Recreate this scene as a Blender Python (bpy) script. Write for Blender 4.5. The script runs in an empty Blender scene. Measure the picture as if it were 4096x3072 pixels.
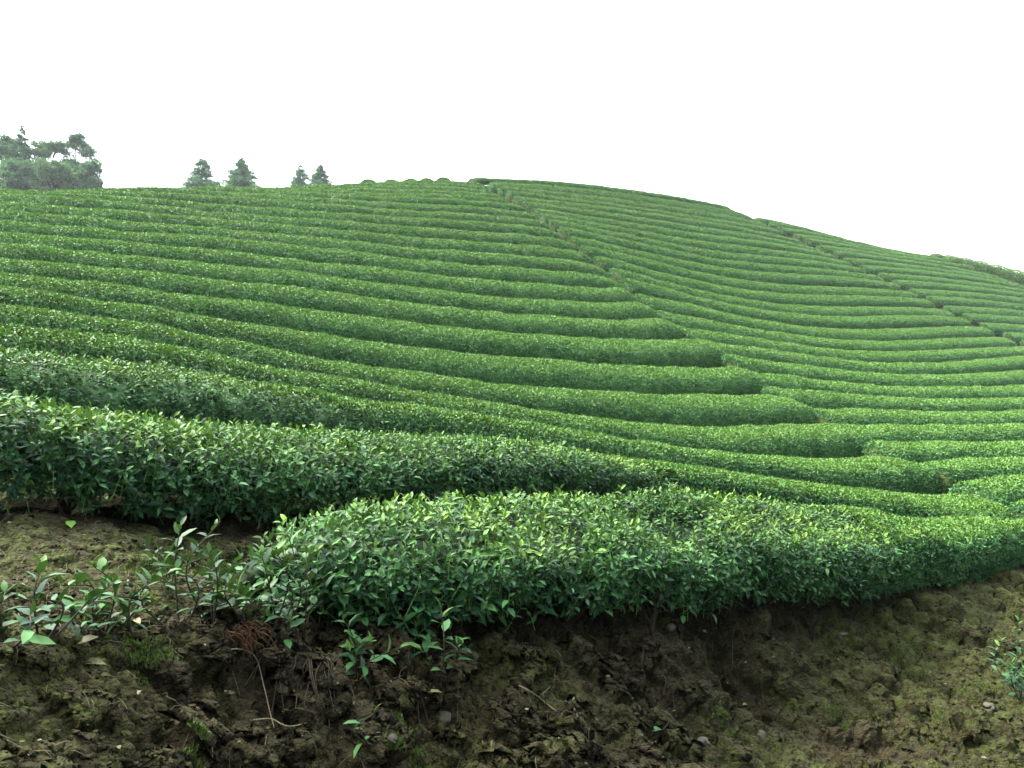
import bpy, bmesh, math, time
import numpy as np
from mathutils import Vector, Matrix

T0 = time.time()
rng = np.random.default_rng(7)
scene = bpy.context.scene
COL = scene.collection

# ------------------------------------------------------------------ camera
F, CX, YH = 2900.0, 2048.0, 1620.0          # focal length and horizon line in photo pixels (4096 wide)
cam_d = bpy.data.cameras.new("camera")
cam_d.sensor_width = 36.0
cam_d.lens = 36.0 * F / 4096.0
cam_d.shift_y = (YH - 1536.0) / 4096.0
cam_d.clip_start = 0.05
cam_d.clip_end = 3000.0
cam = bpy.data.objects.new("camera", cam_d)
cam.location = (0, 0, 0)
cam.rotation_euler = (math.radians(90), 0, 0)
COL.objects.link(cam)
scene.camera = cam

# ------------------------------------------------------------------ world, sun, exposure
SUN_EL, SUN_AZ = math.radians(52), math.radians(-72)     # azimuth from +Y (straight ahead), positive to the right
SUN_DIR = Vector((math.sin(SUN_AZ) * math.cos(SUN_EL), math.cos(SUN_AZ) * math.cos(SUN_EL), math.sin(SUN_EL)))
world = bpy.data.worlds.new("World")
scene.world = world
world.use_nodes = True
nt = world.node_tree
nt.nodes.clear()
def wn(t, **k):
    n = nt.nodes.new(t)
    for a, b in k.items(): setattr(n, a, b)
    return n
sky = wn('ShaderNodeTexSky', sky_type='NISHITA', sun_disc=False, sun_elevation=SUN_EL, sun_rotation=SUN_AZ,
         air_density=1.0, dust_density=4.0, ozone_density=1.0)
bg_sky = wn('ShaderNodeBackground'); bg_sky.inputs['Strength'].default_value = 0.05
nt.links.new(sky.outputs['Color'], bg_sky.inputs['Color'])
# a veil of bright thin overcast, brightest over the hill and thinner behind the camera
tc = wn('ShaderNodeTexCoord')
dot = wn('ShaderNodeVectorMath', operation='DOT_PRODUCT'); dot.inputs[1].default_value = (-.35, .62, .70)
nt.links.new(tc.outputs['Generated'], dot.inputs[0])
mr = wn('ShaderNodeMapRange', interpolation_type='SMOOTHSTEP')
for i, v in zip(('From Min', 'From Max', 'To Min', 'To Max'), (-0.25, 1.0, 0.02, 1.9)): mr.inputs[i].default_value = v
nt.links.new(dot.outputs['Value'], mr.inputs['Value'])
bg_veil = wn('ShaderNodeBackground'); bg_veil.inputs['Color'].default_value = (0.93, 0.97, 1.0, 1)
nt.links.new(mr.outputs['Result'], bg_veil.inputs['Strength'])
add = wn('ShaderNodeAddShader')
out = wn('ShaderNodeOutputWorld')
nt.links.new(bg_sky.outputs[0], add.inputs[0]); nt.links.new(bg_veil.outputs[0], add.inputs[1])
nt.links.new(add.outputs[0], out.inputs['Surface'])

sun_d = bpy.data.lights.new("sun", 'SUN')
sun_d.energy = 2.6
sun_d.angle = math.radians(11)
sun_d.color = (1.0, 0.95, 0.86)
sun = bpy.data.objects.new("sun", sun_d)
sun.rotation_euler = SUN_DIR.to_track_quat('Z', 'Y').to_euler()
sun.location = (0, 0, 60)
COL.objects.link(sun)

vs = scene.view_settings
vs.view_transform = 'Standard'; vs.look = 'None'; vs.gamma = 1.0; vs.exposure = 2.0
try: vs.use_curve_mapping = False
except Exception: pass
scene.cycles.max_bounces = 6
scene.cycles.transparent_max_bounces = 4
scene.cycles.volume_bounces = 0

# ------------------------------------------------------------------ helpers
def tag(o, label=None, cat=None, group=None, kind=None):
    if label: o['label'] = label
    if cat: o['category'] = cat
    if group: o['group'] = group
    if kind: o['kind'] = kind
    return o

def empty(name, loc):
    o = bpy.data.objects.new(name, None)
    o.location = loc
    o.empty_display_size = 0.3
    COL.objects.link(o)
    return o

def mesh_obj(name, V, faces, mats, parent=None, attrs=None, midx=None, smooth=False):
    """V (n,3); faces = list of (m,k) index arrays; ONE mesh object. With a parent V is in world space still."""
    me = bpy.data.meshes.new(name)
    V = np.asarray(V, np.float32)
    if parent is not None: V = V - np.array(parent.location, np.float32)
    faces = [np.asarray(f, np.int32) for f in faces if len(f)]
    nl = sum(f.size for f in faces); npoly = sum(len(f) for f in faces)
    me.vertices.add(len(V)); me.vertices.foreach_set('co', V.ravel())
    me.loops.add(nl); me.polygons.add(npoly)
    me.loops.foreach_set('vertex_index', np.concatenate([f.ravel() for f in faces]))
    tot = np.concatenate([np.full(len(f), f.shape[1], np.int32) for f in faces])
    me.polygons.foreach_set('loop_start', np.concatenate([[0], np.cumsum(tot)[:-1]]).astype(np.int32))
    if midx is not None: me.polygons.foreach_set('material_index', np.asarray(midx, np.int32))
    me.polygons.foreach_set('use_smooth', np.full(npoly, smooth))
    for k, a in (attrs or {}).items():
        at_ = me.attributes.new(k, 'FLOAT', 'POINT'); at_.data.foreach_set('value', np.asarray(a, np.float32))
    for m in (mats if isinstance(mats, (list, tuple)) else [mats]): me.materials.append(m)
    me.update(calc_edges=True)
    o = bpy.data.objects.new(name, me)
    COL.objects.link(o)
    if parent is not None: o.parent = parent
    return o

class MB:
    """collects pieces for one mesh"""
    def __init__(s): s.V = []; s.F = {}; s.n = 0; s.A = {}
    def add(s, V, *faces, **attrs):
        V = np.asarray(V, float)
        for f in faces:
            f = np.asarray(f, np.int64)
            if f.size: s.F.setdefault(f.shape[1], []).append(f + s.n)
        s.V.append(V); s.n += len(V)
        for k, a in attrs.items(): s.A.setdefault(k, []).append(np.broadcast_to(a, (len(V),)))
        return s
    def build(s, name, mats, parent=None, smooth=False):
        return mesh_obj(name, np.concatenate(s.V), [np.concatenate(f) for f in s.F.values()], mats, parent,
                        {k: np.concatenate(a) for k, a in s.A.items()}, smooth=smooth)

def tube(P, R, ns=6):
    """tapered tube along polyline P with radii R: verts, quads"""
    P = np.asarray(P, float); R = np.broadcast_to(np.asarray(R, float), (len(P),))
    T = np.gradient(P, axis=0); T /= np.linalg.norm(T, axis=1)[:, None] + 1e-9
    a = np.where(np.abs(T[:, 2:3]) > .9, [[1., 0, 0]], [[0, 0, 1.]])
    U = np.cross(T, a); U /= np.linalg.norm(U, axis=1)[:, None] + 1e-9
    W = np.cross(T, U)
    th = np.linspace(0, 2 * np.pi, ns, endpoint=False)
    V = P[:, None] + R[:, None, None] * (np.cos(th)[None, :, None] * U[:, None] + np.sin(th)[None, :, None] * W[:, None])
    i = np.arange(len(P) - 1)[:, None] * ns; j = np.arange(ns)[None]; j2 = (j + 1) % ns
    Q = np.stack([i + j, i + j2, i + ns + j2, i + ns + j], -1).reshape(-1, 4)
    V = np.concatenate([V.reshape(-1, 3), P[-1:], P[:1]])
    n = len(P) * ns
    t1 = np.stack([n - ns + j[0], n - ns + j2[0], np.full(ns, n)], 1)
    t0 = np.stack([j2[0], j[0], np.full(ns, n + 1)], 1)
    return V, Q, np.concatenate([t1, t0])

def smooth_path(P, n):
    """Catmull-Rom through P, n samples"""
    P = np.asarray(P, float)
    m = len(P)
    t = np.linspace(0, m - 1, n); i = np.minimum(t.astype(int), m - 2); f = (t - i)[:, None]
    g = lambda k: P[np.clip(i + k, 0, m - 1)]
    p0, p1, p2, p3 = g(-1), g(0), g(1), g(2)
    p0 = np.where((i == 0)[:, None], 2 * p1 - p2, p0); p3 = np.where((i == m - 2)[:, None], 2 * p2 - p1, p3)
    return .5 * (2 * p1 + (p2 - p0) * f + (2 * p0 - 5 * p1 + 4 * p2 - p3) * f ** 2 + (3 * p1 - p0 - 3 * p2 + p3) * f ** 3)

def hash3(ix, iy, iz, s):
    h = (ix * 374761393 + iy * 668265263 + iz * 2147483647 + s * 974634777) & 0xFFFFFFFF
    h = ((h ^ (h >> 13)) * 1274126177) & 0xFFFFFFFF
    h = ((h ^ (h >> 16)) * 2246822519) & 0xFFFFFFFF
    return ((h ^ (h >> 15)) & 0xFFFFFF) / float(0xFFFFFF)
def vnoise(x, y, s=0):
    """value noise -1..1"""
    x = np.asarray(x, float); y = np.asarray(y, float)
    ix = np.floor(x).astype(np.int64); iy = np.floor(y).astype(np.int64)
    fx = x - ix; fy = y - iy
    fx = fx * fx * fx * (fx * (6 * fx - 15) + 10); fy = fy * fy * fy * (fy * (6 * fy - 15) + 10)
    z = np.zeros_like(ix)
    h = lambda a, b: hash3(ix + a, iy + b, z, s)
    return 2 * ((h(0, 0) * (1 - fx) + h(1, 0) * fx) * (1 - fy) + (h(0, 1) * (1 - fx) + h(1, 1) * fx) * fy) - 1
def worley(x, y, s=0):
    """distance to the nearest feature point, and its id"""
    ix = np.floor(x).astype(np.int64); iy = np.floor(y).astype(np.int64)
    d = np.full(x.shape, 9.); idv = np.zeros(x.shape); z = np.zeros_like(ix)
    for a in (-1, 0, 1):
        for b in (-1, 0, 1):
            px = ix + a + hash3(ix + a, iy + b, z, s); py = iy + b + hash3(ix + a, iy + b, z + 1, s)
            dd = (px - x) ** 2 + (py - y) ** 2
            m = dd < d
            d = np.where(m, dd, d); idv = np.where(m, hash3(ix + a, iy + b, z + 2, s), idv)
    return np.sqrt(d), idv
def worley3(x, y, z, s=0):
    ix = np.floor(x).astype(np.int64); iy = np.floor(y).astype(np.int64); iz = np.floor(z).astype(np.int64)
    fx, fy, fz = (x - ix).astype(np.float32), (y - iy).astype(np.float32), (z - iz).astype(np.float32)
    d = np.full(x.shape, 9., np.float32); idv = np.zeros(x.shape, np.float32)
    for a in (-1, 0, 1):
        for b in (-1, 0, 1):
            for c in (-1, 0, 1):
                u = ((ix + a) * 73856093 ^ (iy + b) * 19349663 ^ (iz + c) * 83492791 ^ s * 2654435) & 0xFFFFFFFF
                u = ((u ^ (u >> 15)) * 2246822519) & 0xFFFFFFFF; u = ((u ^ (u >> 13)) * 3266489917) & 0xFFFFFFFF
                px = (u & 1023) / 1023. + a - fx; py = ((u >> 10) & 1023) / 1023. + b - fy; pz = ((u >> 20) & 1023) / 1023. + c - fz
                dd = px * px + py * py + pz * pz; m = dd < d
                d = np.where(m, dd, d); idv = np.where(m, ((u >> 5) & 255) / 255., idv)
    return np.sqrt(d), idv
sstep = lambda a, b, x: (lambda t: t * t * (3 - 2 * t))(np.clip((x - a) / (b - a), 0, 1))

# ------------------------------------------------------------------ materials
def new_mat(name):
    m = bpy.data.materials.new(name); m.use_nodes = True
    m.node_tree.nodes.clear()
    return m, m.node_tree
def N(t, typ, inputs=None, **k):
    n = t.nodes.new(typ)
    for a, b in k.items(): setattr(n, a, b)
    for a, b in (inputs or {}).items():
        if isinstance(b, bpy.types.NodeSocket): t.links.new(b, n.inputs[a])
        else: n.inputs[a].default_value = b
    return n
def ramp(t, fac, stops):
    r = t.nodes.new('ShaderNodeValToRGB')
    e = r.color_ramp.elements
    while len(e) < len(stops): e.new(0.5)
    for q, (p, c) in zip(e, stops): q.position = p; q.color = (*c, 1)
    t.links.new(fac, r.inputs['Fac'])
    return r.outputs['Color']
def mix(t, fac, a, b):
    n = t.nodes.new('ShaderNodeMix'); n.data_type = 'RGBA'
    for s, v in ((n.inputs[0], fac), (n.inputs[6], a), (n.inputs[7], b)):
        if isinstance(v, bpy.types.NodeSocket): t.links.new(v, s)
        else: s.default_value = v if not isinstance(v, tuple) else (*v, 1)
    return n.outputs[2]

def leaf_mat(name, stops, young, rough=.42, trans=.22, spec=.5, patch=3.0):
    """leaves: per-leaf colour from 'rnd', new growth from 'young', some light through the blade"""
    m, t = new_mat(name)
    rnd = N(t, 'ShaderNodeAttribute', attribute_name='rnd').outputs['Fac']
    yg = N(t, 'ShaderNodeAttribute', attribute_name='young').outputs['Fac']
    geo = N(t, 'ShaderNodeNewGeometry')
    nz = N(t, 'ShaderNodeTexNoise', {'Vector': geo.outputs['Position'], 'Scale': patch, 'Detail': 3.0}).outputs['Fac']
    v = N(t, 'ShaderNodeMath', {0: rnd, 1: N(t, 'ShaderNodeMath', {0: nz, 1: -.5}, operation='ADD').outputs[0]}, operation='ADD').outputs[0]
    c = ramp(t, v, stops)
    c = mix(t, yg, c, young)
    p = N(t, 'ShaderNodeBsdfPrincipled', {'Base Color': c, 'Roughness': rough, 'Specular IOR Level': spec})
    tr = N(t, 'ShaderNodeBsdfTranslucent', {'Color': mix(t, .5, c, (.10, .20, .015))})
    mx = N(t, 'ShaderNodeMixShader', {0: trans, 1: p.outputs[0], 2: tr.outputs[0]})
    o = N(t, 'ShaderNodeOutputMaterial', {'Surface': mx.outputs[0]})
    return m
def plain_mat(name, c1, c2, scale=20., rough=.85, bump=.3, spec=.3):
    m, t = new_mat(name)
    tc = N(t, 'ShaderNodeTexCoord')
    nz = N(t, 'ShaderNodeTexNoise', {'Vector': tc.outputs['Object'], 'Scale': scale, 'Detail': 6.0})
    c = ramp(t, nz.outputs['Fac'], [(.3, c1), (.7, c2)])
    b = N(t, 'ShaderNodeBump', {'Height': nz.outputs['Fac'], 'Strength': bump, 'Distance': .01})
    p = N(t, 'ShaderNodeBsdfPrincipled', {'Base Color': c, 'Roughness': rough, 'Specular IOR Level': spec, 'Normal': b.outputs[0]})
    N(t, 'ShaderNodeOutputMaterial', {'Surface': p.outputs[0]})
    return m

TEA = [(.0, (.006, .031, .014)), (.38, (.018, .068, .022)), (.75, (.056, .162, .046)), (1., (.110, .250, .074))]
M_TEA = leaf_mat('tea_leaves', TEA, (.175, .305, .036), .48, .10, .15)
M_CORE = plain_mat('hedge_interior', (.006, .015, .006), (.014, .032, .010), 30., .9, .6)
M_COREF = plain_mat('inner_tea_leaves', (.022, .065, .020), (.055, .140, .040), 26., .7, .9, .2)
M_CUT = plain_mat('cut_hedge_end', (.020, .040, .010), (.060, .078, .020), 30., .9, .9, .2)
M_FAR = leaf_mat('tree_leaves', [(.0, (.022, .105, .062)), (.5, (.044, .160, .092)), (1., (.085, .22, .125))], (.16, .28, .12), .6, .35, .3, .8)
M_PALE = leaf_mat('pale_tree_leaves', [(.0, (.050, .130, .062)), (.5, (.085, .190, .090)), (1., (.14, .25, .115))], (.20, .30, .12), .6, .35, .3, .8)
M_BUSH = leaf_mat('loose_bush_leaves', [(.0, (.06, .15, .04)), (.5, (.10, .21, .055)), (1., (.16, .28, .07))], (.16, .25, .05), .55, .25, .3, 1.2)
M_BARK = plain_mat('bark', (.016, .013, .007), (.045, .036, .020), 40., .9, .6)
M_TWIG = plain_mat('dry_twig', (.11, .09, .05), (.19, .155, .09), 60., .8, .3)
M_ROOT = plain_mat('root', (.018, .014, .007), (.042, .034, .018), 60., .9, .3)
M_RUST = plain_mat('withered_fronds', (.028, .012, .004), (.080, .034, .010), 80., .8, .2)
M_STRAW = plain_mat('straw', (.06, .05, .028), (.15, .125, .07), 30., .85, .2)
M_STONE = plain_mat('stone', (.035, .031, .020), (.075, .067, .045), 25., .9, .6)
M_MOSS = plain_mat('moss', (.035, .065, .010), (.085, .13, .02), 60., .95, .5)
M_DRY = plain_mat('dry_leaf', (.06, .06, .024), (.15, .145, .06), 40., .7, .2)

def ground_mat():
    m, t = new_mat('soil')
    geo = N(t, 'ShaderNodeNewGeometry')
    P = geo.outputs['Position']
    n1 = N(t, 'ShaderNodeTexNoise', {'Vector': P, 'Scale': 1.3, 'Detail': 6.0, 'Roughness': .6}).outputs['Fac']
    n2 = N(t, 'ShaderNodeTexNoise', {'Vector': P, 'Scale': 24., 'Detail': 8.0, 'Roughness': .7}).outputs['Fac']
    n3 = N(t, 'ShaderNodeTexNoise', {'Vector': P, 'Scale': 150., 'Detail': 4.0, 'Roughness': .7}).outputs['Fac']
    c = ramp(t, n2, [(.28, (.0068, .0054, .0018)), (.5, (.0172, .0140, .0048)), (.75, (.043, .0360, .0140))])
    wet = ramp(t, n1, [(.38, (.55, .52, .48)), (.62, (1.15, 1.1, 1.0))])
    mul = t.nodes.new('ShaderNodeMix'); mul.data_type = 'RGBA'; mul.blend_type = 'MULTIPLY'; mul.inputs[0].default_value = 1
    t.links.new(c, mul.inputs[6]); t.links.new(wet, mul.inputs[7]); c = mul.outputs[2]
    c = mix(t, N(t, 'ShaderNodeMath', {0: n3, 1: .55}, operation='MULTIPLY').outputs[0], c, (.062, .054, .026))
    moss = N(t, 'ShaderNodeAttribute', attribute_name='moss').outputs['Fac']
    mm = N(t, 'ShaderNodeMath', {0: moss, 1: ramp(t, n2, [(.42, (0, 0, 0)), (.6, (1, 1, 1))])}, operation='MULTIPLY').outputs[0]
    c = mix(t, mm, c, (.050, .068, .012))
    wv = N(t, 'ShaderNodeVectorMath', {0: P, 1: N(t, 'ShaderNodeVectorMath', {0: N(t, 'ShaderNodeTexNoise', {'Vector': P, 'Scale': 30., 'Detail': 3.0}).outputs['Color'], 1: (.02, .02, .02)}, operation='MULTIPLY').outputs[0]}, operation='ADD').outputs[0]
    v1 = N(t, 'ShaderNodeTexVoronoi', {'Vector': wv, 'Scale': 52.}).outputs['Distance']
    v2 = N(t, 'ShaderNodeTexVoronoi', {'Vector': wv, 'Scale': 130.}).outputs['Distance']
    h = N(t, 'ShaderNodeMath', {0: v1, 1: -1.0, 2: n2}, operation='MULTIPLY_ADD').outputs[0]
    h = N(t, 'ShaderNodeMath', {0: v2, 1: -.45, 2: h}, operation='MULTIPLY_ADD').outputs[0]
    h = N(t, 'ShaderNodeMath', {0: n3, 1: .25, 2: h}, operation='MULTIPLY_ADD').outputs[0]
    b = N(t, 'ShaderNodeBump', {'Height': h, 'Strength': 1.0, 'Distance': .016})
    p = N(t, 'ShaderNodeBsdfPrincipled', {'Base Color': c, 'Roughness': .95, 'Specular IOR Level': .15, 'Normal': b.outputs[0]})
    N(t, 'ShaderNodeOutputMaterial', {'Surface': p.outputs[0]})
    return m
M_SOIL = ground_mat()

# ------------------------------------------------------------------ surveyed hedge lines: (x, y, ground z, width) in cm
ROWS={
('L',1):[(-38,256,-109,140),(79,395,-120,140),(192,551,-141,138),(328,687,-164,129),(488,791,-184,122),(674,841,-204,140)],
('L',2):[(-222,331,-56,140),(-64,511,-80,140),(90,694,-109,136),(272,849,-140,123),(488,952,-173,129),(710,1045,-187,140)],
('L',3):[(-328,471,-22,139),(-150,686,-51,130),(45,882,-86,125),(285,1023,-125,125),(519,1174,-149,140),(750,1330,-159,140)],
('L',4):[(-428,615,11,140),(-224,840,-23,127),(11,1031,-63,131),(266,1198,-95,138),(504,1390,-106,139),(752,1570,-110,140)],
('L',5):[(-559,762,50,136),(-348,929,20,129),(-149,1118,-10,140),(79,1273,-35,138),(307,1430,-46,131),(514,1614,-46,137),(724,1794,-48,140)],
('L',6):[(-634,889,86,134),(-445,1053,66,133),(-273,1236,50,140),(-60,1371,31,134),(158,1500,21,131),(348,1666,21,134),(520,1852,28,139),(692,2037,35,140)],
('L',7):[(-739,1033,132,137),(-530,1203,123,132),(-335,1393,116,139),(-95,1524,99,132),(133,1674,93,134),(319,1875,103,136),(487,2091,119,139),(654,2308,135,140)],
('L',8):[(-829,1158,176,134),(-623,1335,178,131),(-428,1527,181,140),(-182,1652,164,133),(45,1807,161,133),(232,2010,175,126),(401,2228,194,124),(567,2448,213,129)],
('L',9):[(-935,1302,231,140),(-721,1469,237,133),(-526,1668,247,139),(-269,1782,230,134),(-36,1940,227,131),(160,2141,243,124),(335,2360,266,119),(504,2584,290,120)],
('L',10):[(-1046,1455,291,140),(-836,1576,294,132),(-668,1760,309,140),(-449,1875,304,137),(-224,1982,294,133),(-33,2141,302,130),(135,2325,320,126),(295,2515,341,122),(454,2707,361,121)],
('L',11):[(-1144,1592,347,130),(-933,1716,354,131),(-773,1912,379,140),(-541,2014,375,137),(-307,2114,366,132),(-108,2275,377,129),(64,2463,400,126),(232,2655,421,125),(409,2840,435,131)],
('L',12):[(-1246,1728,405,140),(-1030,1850,415,132),(-875,2060,445,140),(-629,2158,443,138),(-379,2246,434,133),(-175,2416,450,126),(8,2610,476,123),(185,2808,501,126),(364,3005,520,140)],
('L',13):[(-1378,1914,479,140),(-1150,1962,476,138),(-1016,2166,507,137),(-799,2278,512,127),(-561,2342,505,134),(-344,2455,509,132),(-168,2625,532,126),(-5,2809,560,126),(156,2993,587,130),(320,3176,610,140)],
('L',14):[(-1539,2151,568,140),(-1294,2121,546,140),(-1120,2298,571,139),(-891,2394,571,130),(-651,2470,571,122),(-430,2588,582,130),(-244,2756,607,127),(-77,2942,638,126),(87,3131,669,129),(253,3319,696,136)],
('L',15):[(-1628,2319,634,117),(-1383,2309,615,119),(-1228,2512,656,139),(-980,2563,646,140),(-723,2587,633,135),(-500,2718,650,126),(-313,2897,682,123),(-144,3091,719,125),(25,3288,754,130),(197,3481,785,140)],
('L',16):[(-1509,2329,628,140),(-1408,2560,696,131),(-1309,2793,757,138),(-1054,2815,745,140),(-793,2769,713,140),(-550,2865,720,132),(-365,3055,756,124),(-199,3260,800,125),(-28,3462,840,131),(153,3657,874,140)],
('L',17):[(-1499,2669,742,82),(-1475,2916,816,118),(-1314,3085,853,138),(-1063,3034,827,140),(-817,2968,791,140),(-580,3052,796,139),(-411,3242,839,133),(-257,3445,886,131),(-84,3634,923,134),(101,3813,953,140)],
('L',18):[(-1518,3020,851,80),(-1428,3259,920,129),(-1179,3298,924,137),(-924,3221,889,140),(-667,3247,880,136),(-476,3427,922,122),(-315,3636,974,118),(-141,3835,1017,126),(52,4018,1050,140)],
('L',19):[(-1454,3376,959,132),(-1205,3407,962,88),(-956,3375,944,115),(-711,3406,942,134),(-522,3565,981,122),(-368,3759,1032,112),(-209,3949,1077,110),(-36,4128,1116,113)],
('L',20):[(-1191,3456,980,80),(-910,3523,995,111),(-663,3662,1032,138),(-465,3865,1088,135),(-274,4076,1141,129),(-69,4275,1184,127)],
('L',21):[(-1049,3530,1001,80),(-882,3717,1064,117),(-702,3892,1121,130),(-521,4068,1172,135),(-332,4238,1214,132),(-129,4394,1246,121)],
('L',22):[(-959,3802,1098,83),(-807,3955,1148,90),(-670,4121,1202,96),(-529,4285,1254,114),(-363,4426,1292,128),(-169,4532,1311,121)],
('L',23):[(-781,4089,1196,80),(-698,4233,1246,85),(-611,4375,1294,100),(-510,4508,1338,122),(-370,4604,1363,132),(-205,4656,1368,111)],
('M',1):[(-278,4853,1460,140),(-88,5001,1504,140),(109,5142,1542,139),(307,5281,1574,137),(499,5431,1604,134),(677,5595,1637,131),(842,5772,1673,132),(1000,5955,1712,133),(1151,6143,1752,136),(1299,6334,1792,137),(1446,6526,1832,139),(1593,6718,1869,140),(1741,6910,1906,140),(1889,7101,1940,140),(2039,7292,1973,140),(2189,7483,2006,140)],
('M',2):[(-141,4698,1378,140),(63,4859,1417,140),(265,5023,1454,140),(461,5193,1488,139),(652,5370,1521,138),(836,5555,1553,136),(1011,5747,1587,136),(1181,5944,1623,136),(1347,6144,1659,137),(1507,6347,1698,138),(1667,6552,1737,139),(1825,6758,1776,139),(1983,6964,1815,140),(2140,7170,1853,140),(2297,7377,1891,140),(2454,7584,1929,140)],
('M',3):[(-112,4534,1303,118),(113,4693,1331,120),(330,4861,1360,125),(537,5041,1390,129),(734,5233,1422,130),(922,5433,1457,131),(1103,5638,1494,130),(1280,5847,1531,129),(1451,6061,1571,127),(1620,6276,1610,126),(1788,6492,1649,125),(1958,6707,1686,125),(2129,6922,1720,127),(2302,7135,1754,129),(2478,7346,1784,135),(2654,7558,1814,140)],
('M',4):[(-59,4432,1251,121),(167,4597,1276,114),(386,4770,1301,109),(599,4951,1328,107),(804,5141,1355,109),(1000,5339,1384,111),(1189,5545,1416,113),(1371,5755,1450,115),(1545,5972,1488,116),(1716,6191,1528,116),(1885,6411,1569,118),(2056,6631,1608,120),(2226,6851,1647,124),(2399,7069,1684,128),(2575,7285,1719,134),(2750,7501,1754,140)],
('M',5):[(-13,4252,1164,140),(197,4429,1194,134),(406,4608,1222,130),(610,4792,1250,128),(810,4981,1277,127),(1003,5176,1304,126),(1191,5377,1334,126),(1369,5586,1368,125),(1543,5798,1404,125),(1714,6011,1440,125),(1890,6222,1473,127),(2067,6432,1505,129),(2257,6631,1528,132),(2449,6828,1549,135),(2655,7012,1561,137),(2863,7193,1571,140)],
('M',6):[(41,4108,1091,137),(254,4275,1113,139),(464,4446,1134,140),(669,4623,1155,140),(868,4806,1177,140),(1061,4997,1200,140),(1245,5194,1227,140),(1422,5398,1258,140),(1593,5606,1293,140),(1763,5815,1328,139),(1934,6023,1362,139),(2116,6222,1389,139),(2301,6420,1413,140),(2507,6596,1423,140),(2723,6761,1426,140),(2951,6908,1418,140)],
('M',7):[(82,3951,1016,126),(310,4110,1027,134),(533,4277,1039,138),(747,4455,1054,140),(951,4644,1072,140),(1147,4841,1095,140),(1331,5048,1125,139),(1507,5261,1161,138),(1681,5476,1198,137),(1856,5690,1234,137),(2035,5901,1268,137),(2222,6105,1296,138),(2417,6303,1320,138),(2621,6492,1336,137),(2834,6671,1347,134),(3052,6845,1355,131)],
('M',8):[(122,3830,957,125),(357,3979,957,126),(586,4139,960,128),(805,4312,965,133),(1015,4495,977,136),(1213,4691,997,136),(1399,4897,1025,134),(1577,5108,1058,132),(1755,5320,1092,132),(1935,5532,1126,132),(2118,5739,1157,134),(2307,5942,1185,136),(2504,6139,1208,137),(2706,6331,1228,138),(2914,6515,1243,139),(3125,6698,1257,139)],
('M',9):[(171,3676,879,125),(403,3836,880,118),(630,4002,880,118),(854,4173,880,121),(1069,4355,886,122),(1267,4554,904,121),(1454,4762,932,121),(1636,4975,964,122),(1816,5189,998,124),(1998,5401,1032,126),(2182,5611,1065,129),(2374,5816,1094,130),(2570,6016,1120,130),(2772,6211,1142,129),(2979,6400,1160,127),(3190,6587,1175,125)],
('M',10):[(212,3557,816,127),(448,3725,814,122),(682,3894,809,121),(912,4069,805,119),(1130,4259,809,113),(1333,4465,825,110),(1528,4677,851,109),(1719,4892,880,110),(1909,5108,912,113),(2101,5322,945,115),(2295,5534,977,117),(2493,5743,1007,118),(2696,5947,1033,119),(2903,6148,1057,120),(3115,6343,1077,121),(3329,6537,1096,123)],
('M',11):[(248,3385,728,131),(487,3562,725,129),(725,3740,718,131),(956,3929,714,130),(1173,4132,722,125),(1379,4346,741,122),(1580,4564,768,122),(1777,4785,799,124),(1973,5006,832,126),(2170,5227,867,128),(2369,5446,900,129),(2573,5661,932,130),(2782,5871,959,131),(2995,6077,983,131),(3216,6275,1001,132),(3440,6471,1017,132)],
('M',12):[(290,3277,666,118),(536,3444,652,126),(781,3613,633,132),(1015,3796,622,131),(1235,3997,628,128),(1445,4208,645,127),(1650,4423,668,128),(1852,4640,695,130),(2052,4859,725,131),(2251,5078,757,132),(2452,5295,788,132),(2656,5511,818,133),(2864,5722,846,132),(3075,5931,872,131),(3292,6134,894,130),(3510,6335,916,127)],
('M',13):[(340,3137,588,129),(596,3301,563,136),(846,3474,541,137),(1080,3669,535,133),(1302,3877,544,131),(1517,4093,562,130),(1725,4315,587,130),(1929,4539,617,128),(2131,4765,648,127),(2333,4991,681,127),(2538,5215,713,127),(2745,5436,744,128),(2958,5652,773,130),(3175,5865,799,132),(3398,6071,821,136),(3623,6276,842,139)],
('M',14):[(388,3005,513,121),(645,3168,484,120),(896,3340,459,119),(1133,3533,452,118),(1361,3736,457,120),(1579,3949,473,122),(1789,4170,497,122),(1995,4394,525,123),(2198,4620,555,123),(2402,4845,586,124),(2609,5068,615,126),(2819,5289,643,128),(3034,5504,668,129),(3253,5716,692,130),(3477,5922,711,130),(3703,6127,729,130)],
('M',15):[(415,2872,446,129),(677,3048,419,124),(934,3231,395,120),(1182,3427,386,123),(1421,3634,391,124),(1648,3854,407,123),(1867,4082,430,122),(2080,4314,457,123),(2293,4547,486,125),(2505,4780,516,126),(2721,5010,544,127),(2937,5239,573,128),(3160,5462,598,128),(3384,5685,623,127),(3613,5902,644,127),(3843,6119,666,127)],
('M',16):[(447,2705,366,140),(719,2885,332,139),(984,3075,309,137),(1246,3271,298,134),(1494,3485,303,133),(1727,3714,319,132),(1953,3950,341,133),(2175,4190,367,135),(2396,4430,395,137),(2617,4670,423,138),(2840,4908,451,139),(3065,5144,478,140),(3293,5378,505,140),(3522,5610,531,140),(3756,5838,555,140),(3989,6067,580,140)],
('M',17):[(499,2547,280,140),(765,2736,252,131),(1030,2927,235,129),(1286,3130,231,127),(1533,3345,235,123),(1770,3571,249,121),(2000,3802,267,122),(2225,4039,289,124),(2449,4277,313,127),(2672,4515,338,130),(2897,4751,364,133),(3122,4987,389,136),(3353,5218,412,137),(3584,5449,435,139),(3820,5675,456,139),(4055,5901,478,140)],
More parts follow.
